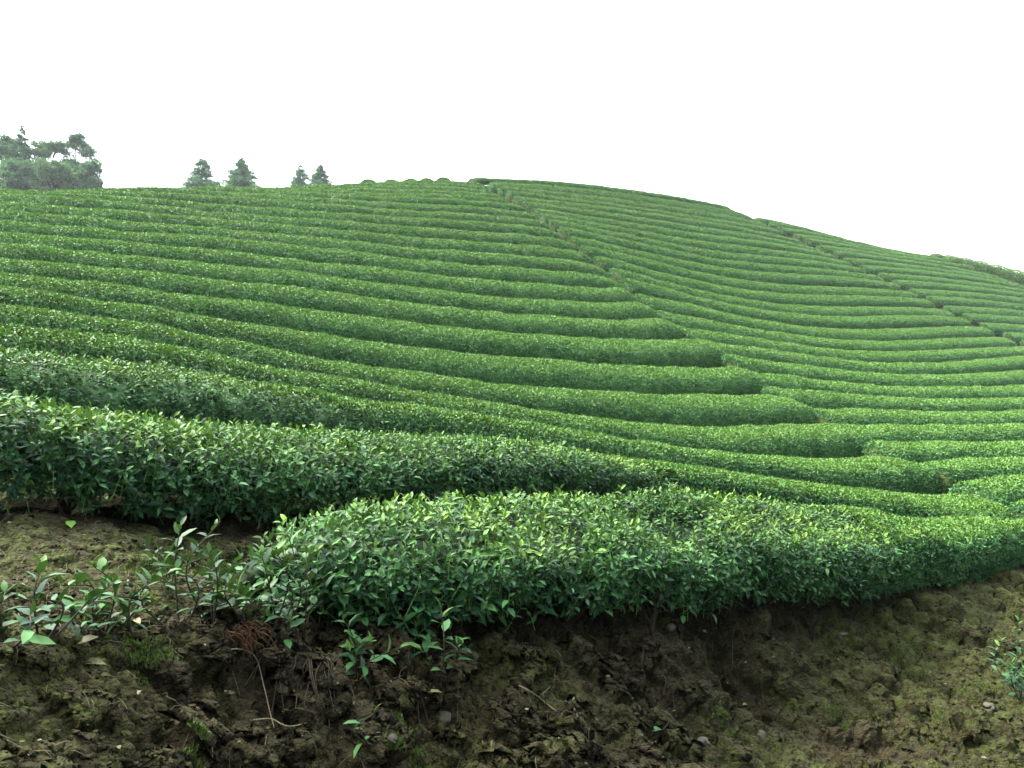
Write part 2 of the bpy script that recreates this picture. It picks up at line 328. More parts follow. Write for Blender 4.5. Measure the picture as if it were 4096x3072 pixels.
('M',18):[(517,2363,203,132),(770,2578,192,121),(1039,2772,176,122),(1309,2965,166,126),(1563,3180,170,125),(1802,3410,184,123),(2035,3647,203,121),(2264,3887,224,122),(2493,4127,246,124),(2722,4367,268,126),(2954,4604,290,129),(3186,4840,312,132),(3423,5073,333,134),(3659,5306,354,135),(3900,5534,373,136),(4140,5763,393,136)],
('M',19):[(560,2264,153,112),(859,2480,130,120),(1166,2685,112,126),(1462,2905,107,123),(1738,3152,117,122),(2001,3410,134,124),(2260,3674,154,128),(2517,3939,175,131),(2774,4204,197,134),(3031,4468,220,136),(3289,4731,244,138),(3548,4995,269,138),(3806,5258,295,137),(4065,5521,323,136),(4322,5784,352,134),(4580,6048,381,132)],
('M',20):[(612,2124,88,120),(874,2317,73,127),(1150,2491,56,131),(1414,2682,50,127),(1664,2892,55,124),(1904,3113,65,125),(2140,3338,77,129),(2374,3566,90,133),(2606,3795,105,136),(2837,4025,121,138),(3068,4255,137,139),(3301,4484,154,140),(3533,4712,171,140),(3767,4940,188,140),(4001,5167,206,140),(4235,5394,224,140)],
('M',21):[(628,1980,36,114),(827,2111,21,120),(1032,2233,6,128),(1233,2362,-1,126),(1425,2504,-2,123),(1611,2654,0,122),(1792,2810,5,123),(1971,2969,10,126),(2147,3130,16,129),(2322,3292,23,132),(2497,3455,31,135),(2672,3618,38,137),(2846,3781,47,138),(3020,3945,55,139),(3194,4109,64,140),(3368,4272,72,140)],
('M',22):[(630,1827,-13,121),(847,1971,-26,120),(1076,2095,-39,128),(1296,2236,-43,126),(1506,2391,-42,122),(1709,2555,-40,120),(1909,2723,-36,122),(2107,2893,-32,125),(2304,3064,-27,129),(2500,3236,-22,135),(2696,3408,-17,140)],
('M',23):[(691,1711,-64,109),(923,1837,-74,127),(1160,1955,-82,131),(1381,2100,-82,128),(1590,2263,-80,126),(1795,2431,-76,125),(1997,2602,-73,123),(2198,2775,-69,122)],
('M',24):[(667,1563,-97,115),(895,1663,-108,124),(1124,1761,-113,129),(1339,1889,-113,126),(1543,2033,-112,125),(1742,2183,-111,124)],
('M',25):[(676,1418,-132,114),(824,1481,-137,119),(979,1524,-140,130),(1130,1583,-140,132),(1270,1663,-139,127),(1404,1752,-139,119)],
('M',26):[(707,1285,-163,112),(790,1322,-162,119),(879,1342,-161,126),(969,1356,-160,130),(1057,1381,-160,132),(1140,1418,-160,122)],
('M',27):[(679,1115,-180,125),(732,1145,-180,118),(788,1167,-178,118),(848,1176,-176,125),(908,1183,-175,134),(968,1194,-174,140)],
('M',28):[(655,922,-187,140),(686,950,-187,129),(719,978,-187,118),(756,998,-187,116),(796,1013,-186,118),(835,1029,-186,117)],
('R',1):[(2735,7961,1997,118),(2877,8171,2039,114),(3020,8379,2081,110),(3172,8583,2116,105),(3330,8782,2147,100),(3502,8971,2169,93),(3702,9130,2170,85),(3936,9216,2136,80),(4177,9185,2059,80),(4409,9114,1976,80)],
('R',2):[(2838,7890,1918,116),(2976,8095,1962,120),(3114,8299,2007,123),(3259,8500,2047,127),(3412,8695,2082,131),(3578,8880,2107,133),(3763,9050,2119,134),(3991,9144,2090,117),(4227,9115,2017,88),(4447,9032,1932,96),(4653,8923,1840,140)],
('R',3):[(2875,7727,1830,140),(3022,7927,1869,140),(3169,8126,1908,140),(3326,8319,1942,140),(3488,8508,1972,140),(3665,8684,1993,140),(3854,8848,2006,140),(4071,8974,2000,139),(4305,9059,1979,138),(4550,9097,1941,136),(4796,9116,1898,138),(5043,9136,1855,140)],
('R',4):[(2951,7533,1714,140),(3098,7717,1748,140),(3245,7900,1782,140),(3400,8077,1812,140),(3562,8248,1837,140),(3735,8408,1855,140),(3922,8554,1865,140),(4125,8677,1865,140),(4335,8787,1861,137),(4551,8886,1854,131),(4769,8979,1847,118),(4991,9062,1840,106),(5218,9132,1830,101),(5447,9191,1817,101)],
('R',5):[(3012,7385,1630,140),(3174,7578,1664,140),(3336,7771,1699,140),(3513,7952,1724,140),(3693,8129,1748,140),(3895,8284,1758,140),(4105,8425,1763,140),(4323,8556,1766,140),(4545,8681,1769,140),(4769,8800,1772,139),(5001,8905,1772,138),(5239,8995,1767,133),(5480,9073,1758,127)],
('R',6):[(2999,7073,1492,140),(3158,7258,1526,140),(3318,7442,1559,140),(3485,7620,1587,140),(3657,7794,1613,140),(3839,7957,1634,140),(4028,8113,1649,140),(4228,8256,1660,140),(4433,8392,1670,140),(4643,8519,1677,140),(4861,8634,1681,140),(5083,8738,1680,140),(5312,8828,1672,140),(5545,8906,1658,140),(5779,8980,1639,140)],
('R',7):[(3158,7089,1444,124),(3328,7267,1473,128),(3498,7445,1502,133),(3678,7614,1525,136),(3860,7781,1546,139),(4055,7933,1560,140),(4255,8079,1573,140),(4462,8214,1581,140),(4677,8337,1585,140),(4898,8450,1583,140),(5124,8549,1575,140),(5356,8634,1558,140),(5592,8707,1533,140),(5828,8775,1503,140)],
('R',8):[(3164,6860,1324,140),(3335,7032,1352,140),(3506,7205,1381,140),(3685,7369,1404,140),(3865,7532,1426,140),(4056,7684,1442,140),(4249,7833,1456,140),(4451,7971,1467,140),(4655,8104,1475,138),(4863,8233,1482,135),(5075,8353,1485,128),(5291,8468,1485,118),(5512,8571,1478,108),(5741,8653,1458,103),(5977,8704,1419,111)],
('R',9):[(3262,6747,1230,122),(3447,6926,1259,125),(3632,7105,1287,129),(3821,7278,1313,132),(4015,7448,1336,135),(4212,7614,1358,137),(4418,7769,1374,138),(4627,7921,1388,139),(4844,8061,1397,139),(5064,8195,1403,138),(5290,8321,1406,137),(5523,8433,1400,135),(5761,8532,1387,131),(6009,8596,1356,125),(6260,8602,1298,109),(6501,8554,1218,80)],
('R',10):[(3404,6699,1153,119),(3589,6867,1176,123),(3774,7034,1199,128),(3964,7196,1220,131),(4157,7356,1239,135),(4354,7509,1255,137),(4556,7657,1269,139),(4763,7799,1280,140),(4973,7934,1288,140),(5190,8061,1292,140),(5409,8183,1295,139),(5636,8287,1289,136),(5869,8379,1277,129),(6108,8450,1255,116),(6353,8485,1218,97),(6598,8482,1165,80)],
('R',11):[(3496,6611,1070,131),(3674,6772,1093,133),(3853,6932,1115,135),(4037,7087,1134,137),(4222,7241,1153,139),(4414,7386,1167,139),(4608,7528,1180,140),(4809,7661,1189,140),(5011,7793,1197,140),(5218,7915,1203,140),(5428,8034,1206,140),(5643,8143,1206,139),(5864,8239,1200,137),(6090,8321,1188,133),(6323,8378,1166,126),(6560,8411,1135,117)],
('R',12):[(3580,6477,965,135),(3761,6638,986,136),(3941,6798,1008,137),(4127,6953,1027,138),(4314,7107,1046,139),(4507,7253,1061,139),(4703,7397,1074,140),(4903,7534,1085,140),(5107,7665,1094,140),(5313,7792,1100,140),(5527,7907,1101,140),(5746,8011,1098,140),(5971,8103,1089,140),(6202,8175,1074,140),(6437,8232,1054,140)],
('R',13):[(3718,6452,900,130),(3911,6614,918,133),(4106,6775,935,135),(4304,6934,951,137),(4505,7087,964,137),(4710,7235,976,137),(4919,7379,985,137),(5133,7514,990,138),(5352,7641,992,139),(5576,7760,991,140),(5807,7864,984,140),(6044,7953,972,140),(6286,8029,956,140)],
('R',14):[(3770,6278,785,140),(3950,6437,803,137),(4131,6594,821,134),(4314,6749,837,132),(4500,6900,853,131),(4689,7049,867,130),(4882,7191,879,130),(5081,7326,887,130),(5286,7452,891,131),(5495,7569,891,130),(5711,7676,888,130),(5932,7771,880,132),(6156,7857,868,140)],
('R',15):[(3932,6280,719,120),(4126,6447,736,121),(4322,6611,751,123),(4521,6772,765,126),(4724,6928,777,129),(4931,7077,786,132),(5145,7219,793,134),(5363,7353,797,133),(5585,7480,799,128),(5810,7603,799,118),(6036,7723,800,104)],
('R',16):[(4014,6162,621,140),(4206,6330,638,136),(4400,6494,653,135),(4600,6653,665,135),(4804,6806,675,136),(5013,6953,682,137),(5225,7095,687,135),(5439,7233,691,133),(5656,7368,695,129),(5875,7500,698,125)],
('R',17):[(4188,6136,543,123),(4392,6308,557,127),(4600,6476,570,130),(4811,6639,580,133),(5027,6797,588,136),(5246,6951,594,138),(5465,7104,602,133),(5682,7259,612,115)],
('R',18):[(4269,6050,476,112),(4500,6233,486,119),(4735,6412,493,127),(4976,6582,495,134),(5221,6746,495,139),(5469,6907,495,140)],
}
RD = {k: np.array(v, float) / 100 for k, v in ROWS.items()}
for k, d in RD.items(): d[:, 2] -= .18 if k[0] == 'L' else .12
RD[('L', 2)][:, 2] += .18
for k in (('M', 1), ('R', 1), ('M', 2)): RD[k][:, 2] += .20
def unit(v): return v / (np.linalg.norm(v, axis=-1)[..., None] + 1e-9)
def ppt(u, v, Y):                          # photo pixel at depth Y -> point in the world
    return np.array([(u - CX) / F * Y, Y, (YH - v) / F * Y])
# the foreground row, from its crest line
q_ = [(1040,2040,2.72,.72),(1185,1998,2.815,.85),(1400,1982,2.97,.95),(1780,1978,3.30,1.0),(2185,1984,3.73,1.0),(2700,1994,4.475,1.02),(3100,2012,5.3,1.05),
      (3500,2034,6.45,.98),(3800,2058,7.7,.92),(3990,2084,8.8,.88),(4200,2098,10.4,.86)]
RD[('L', 1)] = np.array([[*(ppt(u, v, Y) + [.12 * .669, -.12 * .743, -.60]), w] for u, v, Y, w in q_])
# the two nearest rows are lower at their left ends
for key, a, b, q in ((('L', 1), .44, .47, .45), (('L', 2), .50, .60, .6)):
    d = RD[key]; t = np.concatenate([[0], np.cumsum(np.linalg.norm(np.diff(d[:, :2], axis=0), axis=1))]); t = (t + .12) / (t[-1] + 1.62) if key == ('L', 1) else (t + 2.5) / (t[-1] + 2.5)
    d[:, 2] += .60 - (np.interp(t, [0, .35, .6, 1], [.44, .60, .58, .46]) if key == ('L', 1) else np.interp(t, [0, q, 1], [a, b, b]))
HROW = {('L', 1): lambda t: np.interp(t, [0, .35, .6, 1], [.44, .60, .58, .46]), ('L', 2): lambda t: np.interp(t, [0, .6, 1], [.50, .60, .60])}

# ------------------------------------------------------------------ terrain: thin-plate surface through the hedge feet and the bank
ctrl = [d[:, :3] for d in RD.values()]
FG = [(0,2050,3.0),(100,2300,2.1),(0,2450,1.75),(600,2250,2.35),(900,2450,2.2),(400,2560,1.8),(50,2700,1.45),(0,3072,1.25),
      (500,2800,1.65),(500,3072,1.5),(1000,2650,2.1),(1000,2850,1.98),(1000,3072,1.85),(1300,2640,2.33),(1350,2850,2.18),(1400,3072,2.0),
      (1700,2680,2.58),(1700,2880,2.42),(1750,3072,2.25),(2185,2650,2.9),(2185,2800,2.78),(2185,3072,2.45),(2600,2560,3.5),(2600,2800,3.32),
      (2600,3072,2.72),(2900,2500,4.2),(2900,2790,3.95),(2900,3072,3.05),(3300,2430,5.2),(3300,2640,4.6),(3300,3072,3.2),(3700,2350,6.6),
      (3700,2550,5.3),(3700,3072,3.25),(4050,2262,8.3),(4050,2500,5.9),(4050,3072,3.3),(4600,2300,8.),(4600,3072,3.4),(5200,2500,6.)]
ctrl.append(np.array([ppt(*q) for q in FG]))
ctrl.append(np.array([(-3,1.2,-.55),(-5,2.5,-.5),(-7,3.5,-.4),(-10,5,0.2),(-14,8,1.3),(-20,14,3.8),(-28,20,5.5),(0,0,-1.5),(2,0,-1.6),(-2,-1,-1.1),(5,1,-1.7),
    (9,4,-1.8),(13,8,-2.),(18,10,-2.),(0,-6,-1.6),(-8,-4,-1.),(10,-5,-1.8),(30,10,-1.2),(40,25,0.),(60,45,2.),(75,60,5.),
    (-30,-20,-1.5),(30,-20,-2.),(0,-40,-2.),(-50,0,1.),(60,0,-1.),(90,30,0),(110,70,6)], float))
back = []
for k in range(15, 24):                    # the ridge falls away behind the skyline
    p = RD[('L', k)][0, :3]; d = np.array([p[0], p[1], 0]); d /= np.linalg.norm(d)
    back += [p + 9 * d + [-3, 0, -.9]]
for k in (1, 3, 5, 7):
    p = RD[('R', k)][-1, :3]; d = np.array([p[0], p[1], 0]); d /= np.linalg.norm(d)
    back += [p + 8 * d + [0, 0, -1.2], p + 25 * d + [0, 0, -7.], p + 55 * d + [0, 0, -18.]]
for i in range(0, 15, 3):
    p = RD[('M', 1)][i, :3]; d = np.array([p[0], p[1], 0]); d /= np.linalg.norm(d)
    back += [p + 7 * d + [0, 0, -.8], p + 22 * d + [0, 0, -6.], p + 55 * d + [0, 0, -18.]]
back += [np.array(q, float) for q in ((-38,62,11),(-30,62,11.5),(-22,62,12),(-14,62,12.5),(-6,62,13.5),(-45,50,8.),(-30,95,19),(-50,95,18),(-65,95,17),(-12,95,18),(-75,70,9),(-30,120,16),(-10,130,2),(20,130,-8),(60,140,-8),(110,110,0))]
DOMES = [(1385, 739, 70, 46.), (1472, 727, 92, 46.5), (1565, 724, 92, 47.), (1640, 720, 84, 47.5), (1705, 718, 82, 48.), (1773, 715, 80, 48.5)]
for u, v, w, Y in DOMES: back += [ppt(u, v - 3, Y) - [0, 0, .72], ppt(u, v, Y) * 1.09 - [0, 0, 2.0]]
ctrl.append(np.array(back))
CP = np.concatenate(ctrl)
# near-duplicates make the solve stiff: a light smoothing term handles them
def tps(r2): return .5 * r2 * np.log(np.maximum(r2, 1e-12))
n_ = len(CP)
K = tps(((CP[:, None, :2] - CP[None, :, :2]) ** 2).sum(2))
Rr = np.linalg.norm(CP[:, :2], axis=1)
K[np.arange(n_), np.arange(n_)] += np.clip(.004 * Rr, .002, .25)
Pm = np.concatenate([np.ones((n_, 1)), CP[:, :2]], 1)
A_ = np.block([[K, Pm], [Pm.T, np.zeros((3, 3))]])
WT = np.linalg.solve(A_, np.concatenate([CP[:, 2], np.zeros(3)]))
def tps_eval(x, y):
    o = np.empty(len(x))
    for i in range(0, len(x), 4000):
        a, b = x[i:i + 4000], y[i:i + 4000]
        r2 = (a[:, None] - CP[None, :, 0]) ** 2 + (b[:, None] - CP[None, :, 1]) ** 2
        o[i:i + 4000] = tps(r2) @ WT[:n_] + WT[n_] + WT[n_ + 1] * a + WT[n_ + 2] * b
    return o
class Grid:
    def __init__(s, x0, x1, y0, y1, h):
        s.x0, s.y0, s.h = x0, y0, h
        gx = np.arange(x0, x1 + h, h); gy = np.arange(y0, y1 + h, h)
        X, Y = np.meshgrid(gx, gy, indexing='ij'); s.nx, s.ny = X.shape
        s.Z = tps_eval(X.ravel(), Y.ravel()).reshape(X.shape)
        s.x1, s.y1 = gx[-1], gy[-1]
    def __call__(s, x, y):
        fx = np.clip((x - s.x0) / s.h, 0, s.nx - 1.001); fy = np.clip((y - s.y0) / s.h, 0, s.ny - 1.001)
        i = fx.astype(int); j = fy.astype(int); fx = fx - i; fy = fy - j
        return (s.Z[i, j] * (1 - fx) + s.Z[i + 1, j] * fx) * (1 - fy) + (s.Z[i, j + 1] * (1 - fx) + s.Z[i + 1, j + 1] * fx) * fy
G_near = Grid(-6, 14, -1.5, 15, .15)
G_far = Grid(-75, 125, -45, 150, 1.0)
def hbase(x, y):
    x = np.asarray(x, float); y = np.asarray(y, float)
    zf = G_far(x, y)
    d = np.maximum(np.maximum(G_far.x0 - x, x - G_far.x1), np.maximum(G_far.y0 - y, y - G_far.y1))
    zf = np.clip(zf, -22, 40) - .12 * np.clip(d, 0, 200)
    inn = np.minimum(np.minimum(x - G_near.x0, G_near.x1 - x), np.minimum(y - G_near.y0, G_near.y1 - y))
    w = sstep(0, 1.5, inn)
    return zf * (1 - w) + G_near(x, y) * w
# which side of the foreground hedge: signed distance to its line (negative in front)
L1 = RD[('L', 1)]
def side1(x, y):
    A = L1[:-1, :2]; D = L1[1:, :2] - A
    t = ((x[:, None] - A[None, :, 0]) * D[None, :, 0] + (y[:, None] - A[None, :, 1]) * D[None, :, 1]) / (D ** 2).sum(1)
    t = np.clip(t, 0, 1)
    ex = x[:, None] - A[None, :, 0] - t * D[None, :, 0]; ey = y[:, None] - A[None, :, 1] - t * D[None, :, 1]
    r = np.sqrt(ex ** 2 + ey ** 2); j = r.argmin(1); ii = np.arange(len(x))
    s = D[j, 0] * ey[ii, j] - D[j, 1] * ex[ii, j]
    return np.sign(s) * r[ii, j]
def disp(x, y, rough_out=None):
    """clods and crumbs of the tilled soil (metres)"""
    r = np.hypot(x, y)
    o = np.zeros_like(x)
    m = r < 16
    if not m.any(): return o
    a, b = x[m], y[m]
    wx = a + .05 * vnoise(a * 7, b * 7, 11); wy = b + .05 * vnoise(a * 7, b * 7, 12)
    s = side1(a, b)
    rough = .35 + .65 * sstep(.4, -.05, s) * sstep(-2.2, -1.0, a - .0) + .25 * sstep(-1.2, -.4, s)
    rough = np.where((a < -.9) & (b > 1.95), .8, rough) * (1 + .9 * sstep(1.2, 2.4, a) * sstep(0, -.5, s))
    h = .040 * vnoise(wx * 2.3, wy * 2.3, 1) + .024 * np.abs(vnoise(wx * 5.5, wy * 5.5, 2)) + .012 * vnoise(wx * 13, wy * 13, 6) + .02
    if rough_out is not None: rough_out[m] = rough
    near = sstep(16, 6, r[m])
    h += .004 * vnoise(wx * 120, wy * 120, 8) * sstep(5, 3, r[m])
    o[m] = (h - .03) * rough * near * 1.15
    # a small hollow washed out under the bank
    px, py, _ = ppt(2930, 2770, 3.95)
    o[m] -= .16 * np.exp(-(((a - px) / .10) ** 2 + ((b - py) / .16) ** 2))
    return o
def hfull(x, y):
    x = np.atleast_1d(np.asarray(x, float)); y = np.atleast_1d(np.asarray(y, float))
    return hbase(x, y) + disp(x, y)
def at0(u, v, y0=.9, y1=14.):
    Y = np.arange(y0, y1, .01)
    x = (u - CX) / F * Y; z = (YH - v) / F * Y
    k = np.nonzero(z < hfull(x, Y))[0]
    k = k[0] if len(k) else len(Y) - 1
    return np.array([x[k], Y[k], z[k]])

def build_ground():
    r = [.75]
    while r[-1] < 900:
        q = r[-1]
        r.append(q * (1.0055 if q < 1.3 else 1.0028 if q < 6.5 else 1.004 if q < 9 else 1.008 if q < 9 else 1.02 if q < 40 else 1.05))
    r = np.array(r)
    th = np.concatenate([np.radians(np.arange(-47, 47.01, .095)), np.radians(np.arange(51, 311, 4.))])
    Rg, Tg = np.meshgrid(r, th, indexing='ij')
    X = (Rg * np.sin(Tg)).ravel(); Y = (Rg * np.cos(Tg)).ravel()
    ro = np.zeros(len(X))
    Z = hbase(X, Y) + disp(X, Y, ro)
    nr, nth = len(r), len(th)
    # clods and crumbs pushed out along the surface normal
    G = np.stack([X, Y, Z], 1).reshape(nr, nth, 3)
    nn = np.cross(np.gradient(G, axis=1), np.gradient(G, axis=0)).reshape(-1, 3); nn = unit(nn)
    nn[nn[:, 2] < 0] *= -1
    m = (Rg.ravel() < 11) & (np.abs(Tg.ravel()) < .9)
    a, b_, c_ = X[m], Y[m], Z[m]
    wx = a + .03 * vnoise(a * 9, b_ * 9 + c_ * 7, 51); wy = b_ + .03 * vnoise(a * 9 + 40, b_ * 9 - c_ * 7, 52); wz = c_
    lob = lambda d, k: np.sqrt(np.clip(1 - (d * k) ** 2, 0, 1))
    patch = .4 + .6 * sstep(-.35, .35, vnoise(a * 1.6, b_ * 1.6, 17))
    d, i1 = worley3(wx * 8, wy * 8, wz * 8, 3); h = .050 * lob(d, 1.35) * (i1 > .5) * (.3 + i1) * patch
    d, i2 = worley3(wx * 20, wy * 20, wz * 20, 4); h += .027 * lob(d, 1.2) * (.1 + i2) * (i2 > .2) * patch
    d, i3 = worley3(wx * 48, wy * 48, wz * 48, 9); h += .011 * lob(d, 1.15) * (.3 + i3)
    h = (h - .015) * np.clip(ro[m] * 1.25, 0, 1.6) * sstep(11, 8, Rg.ravel()[m])
    X[m] += nn[m, 0] * h; Y[m] += nn[m, 1] * h; Z[m] += nn[m, 2] * h
    i = np.arange(nr - 1)[:, None] * nth; j = np.arange(nth)[None]; j2 = (j + 1) % nth
    Q = np.stack([i + j, i + nth + j, i + nth + j2, i + j2], -1).reshape(-1, 4)
    V = np.stack([X, Y, Z], 1)
    c = np.array([[0, 0, hfull(0., 0.)[0]]]); n = len(V)
    T = np.stack([np.full(nth, n), j[0], j2[0]], 1)
    s = side1(X[Rg.ravel() < 18], Y[Rg.ravel() < 18])
    moss = np.full(n, .9)
    m = Rg.ravel() < 18
    x, y = X[m], Y[m]
    k = .28 + .55 * vnoise(x * 1.7, y * 1.7, 21) + .35 * vnoise(x * 6, y * 6, 22)
    k += .75 * sstep(1.4, 2.6, x) * sstep(0, -.5, s) + .35 * sstep(-.8, -1.2, x) * sstep(1.9, 2.2, y)
    k -= .5 * sstep(.3, -.1, s) * sstep(-.8, -.4, s) * sstep(2.2, 1.2, x)
    moss[m] = np.clip(k, 0, 1)
    o = mesh_obj('ground', np.concatenate([V, c]), [Q, T], M_SOIL, attrs={'moss': np.concatenate([moss, [.3]])}, smooth=True)
    tag(o, kind='structure')
    from mathutils.bvhtree import BVHTree
    k = int((r < 12).sum()); nf = int((np.abs(th) < .9).sum())          # the fine sector, for setting things down on the clods
    ii = (np.arange(k)[:, None] * nth + np.arange(nf)[None]).ravel()
    a = np.arange(k - 1)[:, None] * nf; c_ = np.arange(nf - 1)[None]
    q = np.stack([a + c_, a + nf + c_, a + nf + c_ + 1, a + c_ + 1], -1).reshape(-1, 4)
    return BVHTree.FromPolygons(V[ii].tolist(), q.tolist())
GB = build_ground()
def at(u, v):                              # where the ray through a photo pixel meets the soil
    h = GB.ray_cast(Vector((0, 0, 0)), Vector(((u - CX) / F, 1, (YH - v) / F)).normalized())
    return np.array(h[0]) if h[0] is not None else at0(u, v)
def zsoil(x, y):
    z = hfull(x, y)
    for i, (p, q) in enumerate(zip(np.atleast_1d(x), np.atleast_1d(y))):
        h = GB.ray_cast(Vector((p, q, 3.)), Vector((0, 0, -1)))
        if h[0] is not None: z[i] = h[0].z
    return z
print('ground', round(time.time() - T0, 1))

# ------------------------------------------------------------------ leaves
LEAF_T = np.array([0, .30, .30, .30, .66, .66, .66, 1.0])           # along the blade
LEAF_W = np.array([0, -.46, 0, .46, -.42, 0, .42, 0])               # across
LEAF_F = [np.array([[0, 2, 1], [0, 3, 2], [5, 7, 4], [5, 6, 7]]), np.array([[2, 5, 4, 1], [2, 3, 6, 5]])]
def leaves_full(P, D, Nn, L, W, rnd, young):
    """8-vertex blades, folded along the midrib and bent at the tip"""
    S = np.cross(D, Nn); S /= np.linalg.norm(S, axis=1)[:, None] + 1e-9
    Nn = np.cross(S, D)
    curl = rng.uniform(-.05, .38, len(P)); fold = rng.uniform(.15, .55, len(P))
    t = LEAF_T[None]; w = LEAF_W[None]
    along = t * L[:, None]
    up = (-curl[:, None] * t ** 2 + .12 * t * (1 - t)) * L[:, None] + np.abs(w) * fold[:, None] * W[:, None]
    V = P[:, None] + along[..., None] * D[:, None] + (w * W[:, None])[..., None] * S[:, None] + up[..., None] * Nn[:, None]
    base = (np.arange(len(P)) * 8)[:, None, None]
    fs = [(base + f[None]).reshape(-1, f.shape[1]) for f in LEAF_F]
    return V.reshape(-1, 3), fs, np.repeat(rnd, 8), np.repeat(young, 8)
def leaves_quad(P, D, Nn, L, W, rnd, young):
    """4-vertex blades folded along the midrib"""
    S = np.cross(D, Nn); S /= np.linalg.norm(S, axis=1)[:, None] + 1e-9
    Nn = np.cross(S, D)
    f = rng.uniform(.1, .5, len(P))[:, None] * W[:, None] * Nn
    k = rng.uniform(.4, .5, len(P))[:, None]
    m = P + D * L[:, None] * k
    V = np.stack([P, m + S * W[:, None] * .5 + f, P + D * L[:, None], m - S * W[:, None] * .5 + f], 1)
    base = (np.arange(len(P)) * 4)[:, None]
    return V.reshape(-1, 3), [base + np.arange(4)[None]], np.repeat(rnd, 4), np.repeat(young, 4)
def rand_dir(n): return unit(rng.normal(size=(n, 3)))
UP = np.array([0, 0, 1.])

def shoots(P, Ax, nl, scale, mb, young_amt, stem=True):
    """leafy shoot tips: nl blades spiralling round each axis"""
    n = len(P)
    a = unit(np.cross(Ax, rand_dir(n))); b = np.cross(Ax, a)
    ph = rng.uniform(0, 6.28, n)
    ln = scale * rng.uniform(.045, .075, n)
    for k in range(nl):
        f = k / max(nl - 1, 1)                       # 0 = lowest
        ang = ph + k * 2.4 + rng.normal(0, .25, n)
        rad = np.cos(ang)[:, None] * a + np.sin(ang)[:, None] * b
        open_ = (1.25 - .60 * f + rng.normal(0, .2, n))[:, None]
        D = unit(Ax * (.18 + .55 * f) + rad * open_ + rng.normal(0, .12, (n, 3)) - UP * (.18 * (1 - f)))
        Nn = unit(Ax - D * (Ax * D).sum(1)[:, None] + .25 * rand_dir(n))
        L = scale * (.032 + .038 * rng.random(n) ** 1.2) * (1 - .36 * f)
        W = L * rng.uniform(.38, .50, n)
        pos = P - Ax * (ln * (1 - f))[:, None]
        yg = np.clip(young_amt * (f ** 1.5 * 1.1 + rng.normal(0, .12, n)), 0, 1)
        V, fs, r_, y_ = leaves_full(pos, D, Nn, L, W, rng.random(n) ** 1.2 * .8, yg)
        mb.add(V, *fs, rnd=r_, young=y_)
    if stem:
        B = P - Ax * (ln * 1.6)[:, None]; S = unit(np.cross(Ax, rand_dir(n))) * .0016
        V = np.stack([B - S, B + S, P + S * .6, P - S * .6], 1).reshape(-1, 3)
        mb.add(V, (np.arange(n) * 4)[:, None] + np.arange(4)[None], rnd=np.full(len(V), .9), young=np.full(len(V), .35))

# ------------------------------------------------------------------ hedges
EX = .70
def hedge_surface(pts, H, r0, r1, base, nth=17, ds=.22, wob=1., dip=.4, ex=.68):
    """grid of surface points of a clipped hedge along plan line pts (x, y, w)"""
    seg = np.linalg.norm(np.diff(pts[:, :2], axis=0), axis=1)
    Ltot = seg.sum(); n = max(12, int(Ltot / ds))
    fine = smooth_path(pts, n * 4)
    s4 = np.concatenate([[0], np.cumsum(np.linalg.norm(np.diff(fine[:, :2], axis=0), axis=1))])
    Ltot = s4[-1]
    # finer steps towards the rounded ends
    s = np.linspace(0, 1, n); s = np.unique(np.concatenate([s * Ltot, np.linspace(0, 1, 9) ** 2 * max(r0, .1), Ltot - np.linspace(0, 1, 9) ** 2 * max(r1, .1)]))
    s = s[(s >= 0) & (s <= Ltot)]
    c = np.stack([np.interp(s, s4, fine[:, q]) for q in range(3)], 1)
    T = np.gradient(c[:, :2], axis=0); T = unit(T); Nn = np.stack([-T[:, 1], T[:, 0]], 1)
    e = np.ones(len(s))
    for d, r in ((s, r0), (Ltot - s, r1)):
        if r > 0: e = np.minimum(e, np.sqrt(np.clip(1 - (1 - np.clip(d / r, 0, 1)) ** 2, 1e-4, 1)))
    ph = rng.uniform(0, 100)
    wob_w = 1 + wob * (.05 * vnoise(s * .9 + ph, s * 0, 31) + .03 * vnoise(s * 2.3 + ph, s * 0, 32))
    wob_h = 1 + wob * (.04 * vnoise(s * .8 + ph, s * 0 + 5, 33) + .03 * vnoise(s * 2.6 + ph, s * 0 + 5, 34))
    wob_c = wob * .05 * vnoise(s * .7 + ph, s * 0 + 9, 35)
    th = np.linspace(0, np.pi, nth)
    ex = EX if callable(H) else ex
    cx = -np.sign(np.cos(th)) * np.abs(np.cos(th)) ** ex; cz = np.abs(np.sin(th)) ** ex
    cx = cx * (1 - (.22 if callable(H) else .30) * (1 - cz) ** 1.6)
    half = c[:, 2] * .5 * wob_w * e
    off = cx[None] * half[:, None] + wob_c[:, None]
    X = c[:, 0, None] + Nn[:, 0, None] * off; Y = c[:, 1, None] + Nn[:, 1, None] * off
    g = hbase(X.ravel(), Y.ravel()).reshape(X.shape)
    gc = g[:, nth // 2][:, None]; g = gc + np.clip(g - gc, -dip, .45)
    Ht = np.broadcast_to(H(s / Ltot) if callable(H) else H, s.shape)
    base = np.broadcast_to(base(s / Ltot) if callable(base) else base, s.shape)
    hh = (Ht - base) * wob_h * e ** .8
    bump = .018 * vnoise(X * 3.1, Y * 3.1, 36) + .012 * vnoise(X * 7, Y * 7, 37)
    back = np.clip(cx, 0, 1)[None] ** .5 * np.clip(base - .03, 0, 1)[:, None] * (1 - cz[None])
    Z = g + base[:, None] - back + cz[None] * hh[:, None] + bump * cz[None] * wob
    G = np.stack([X, Y, Z], -1)
    return G, c, s, g, base
def grid_normals(G):
    du = np.gradient(G, axis=0); dv = np.gradient(G, axis=1)
    n = np.cross(du, dv); n = unit(n)
    return n
def cam_dist(p): return np.linalg.norm(p, axis=-1)

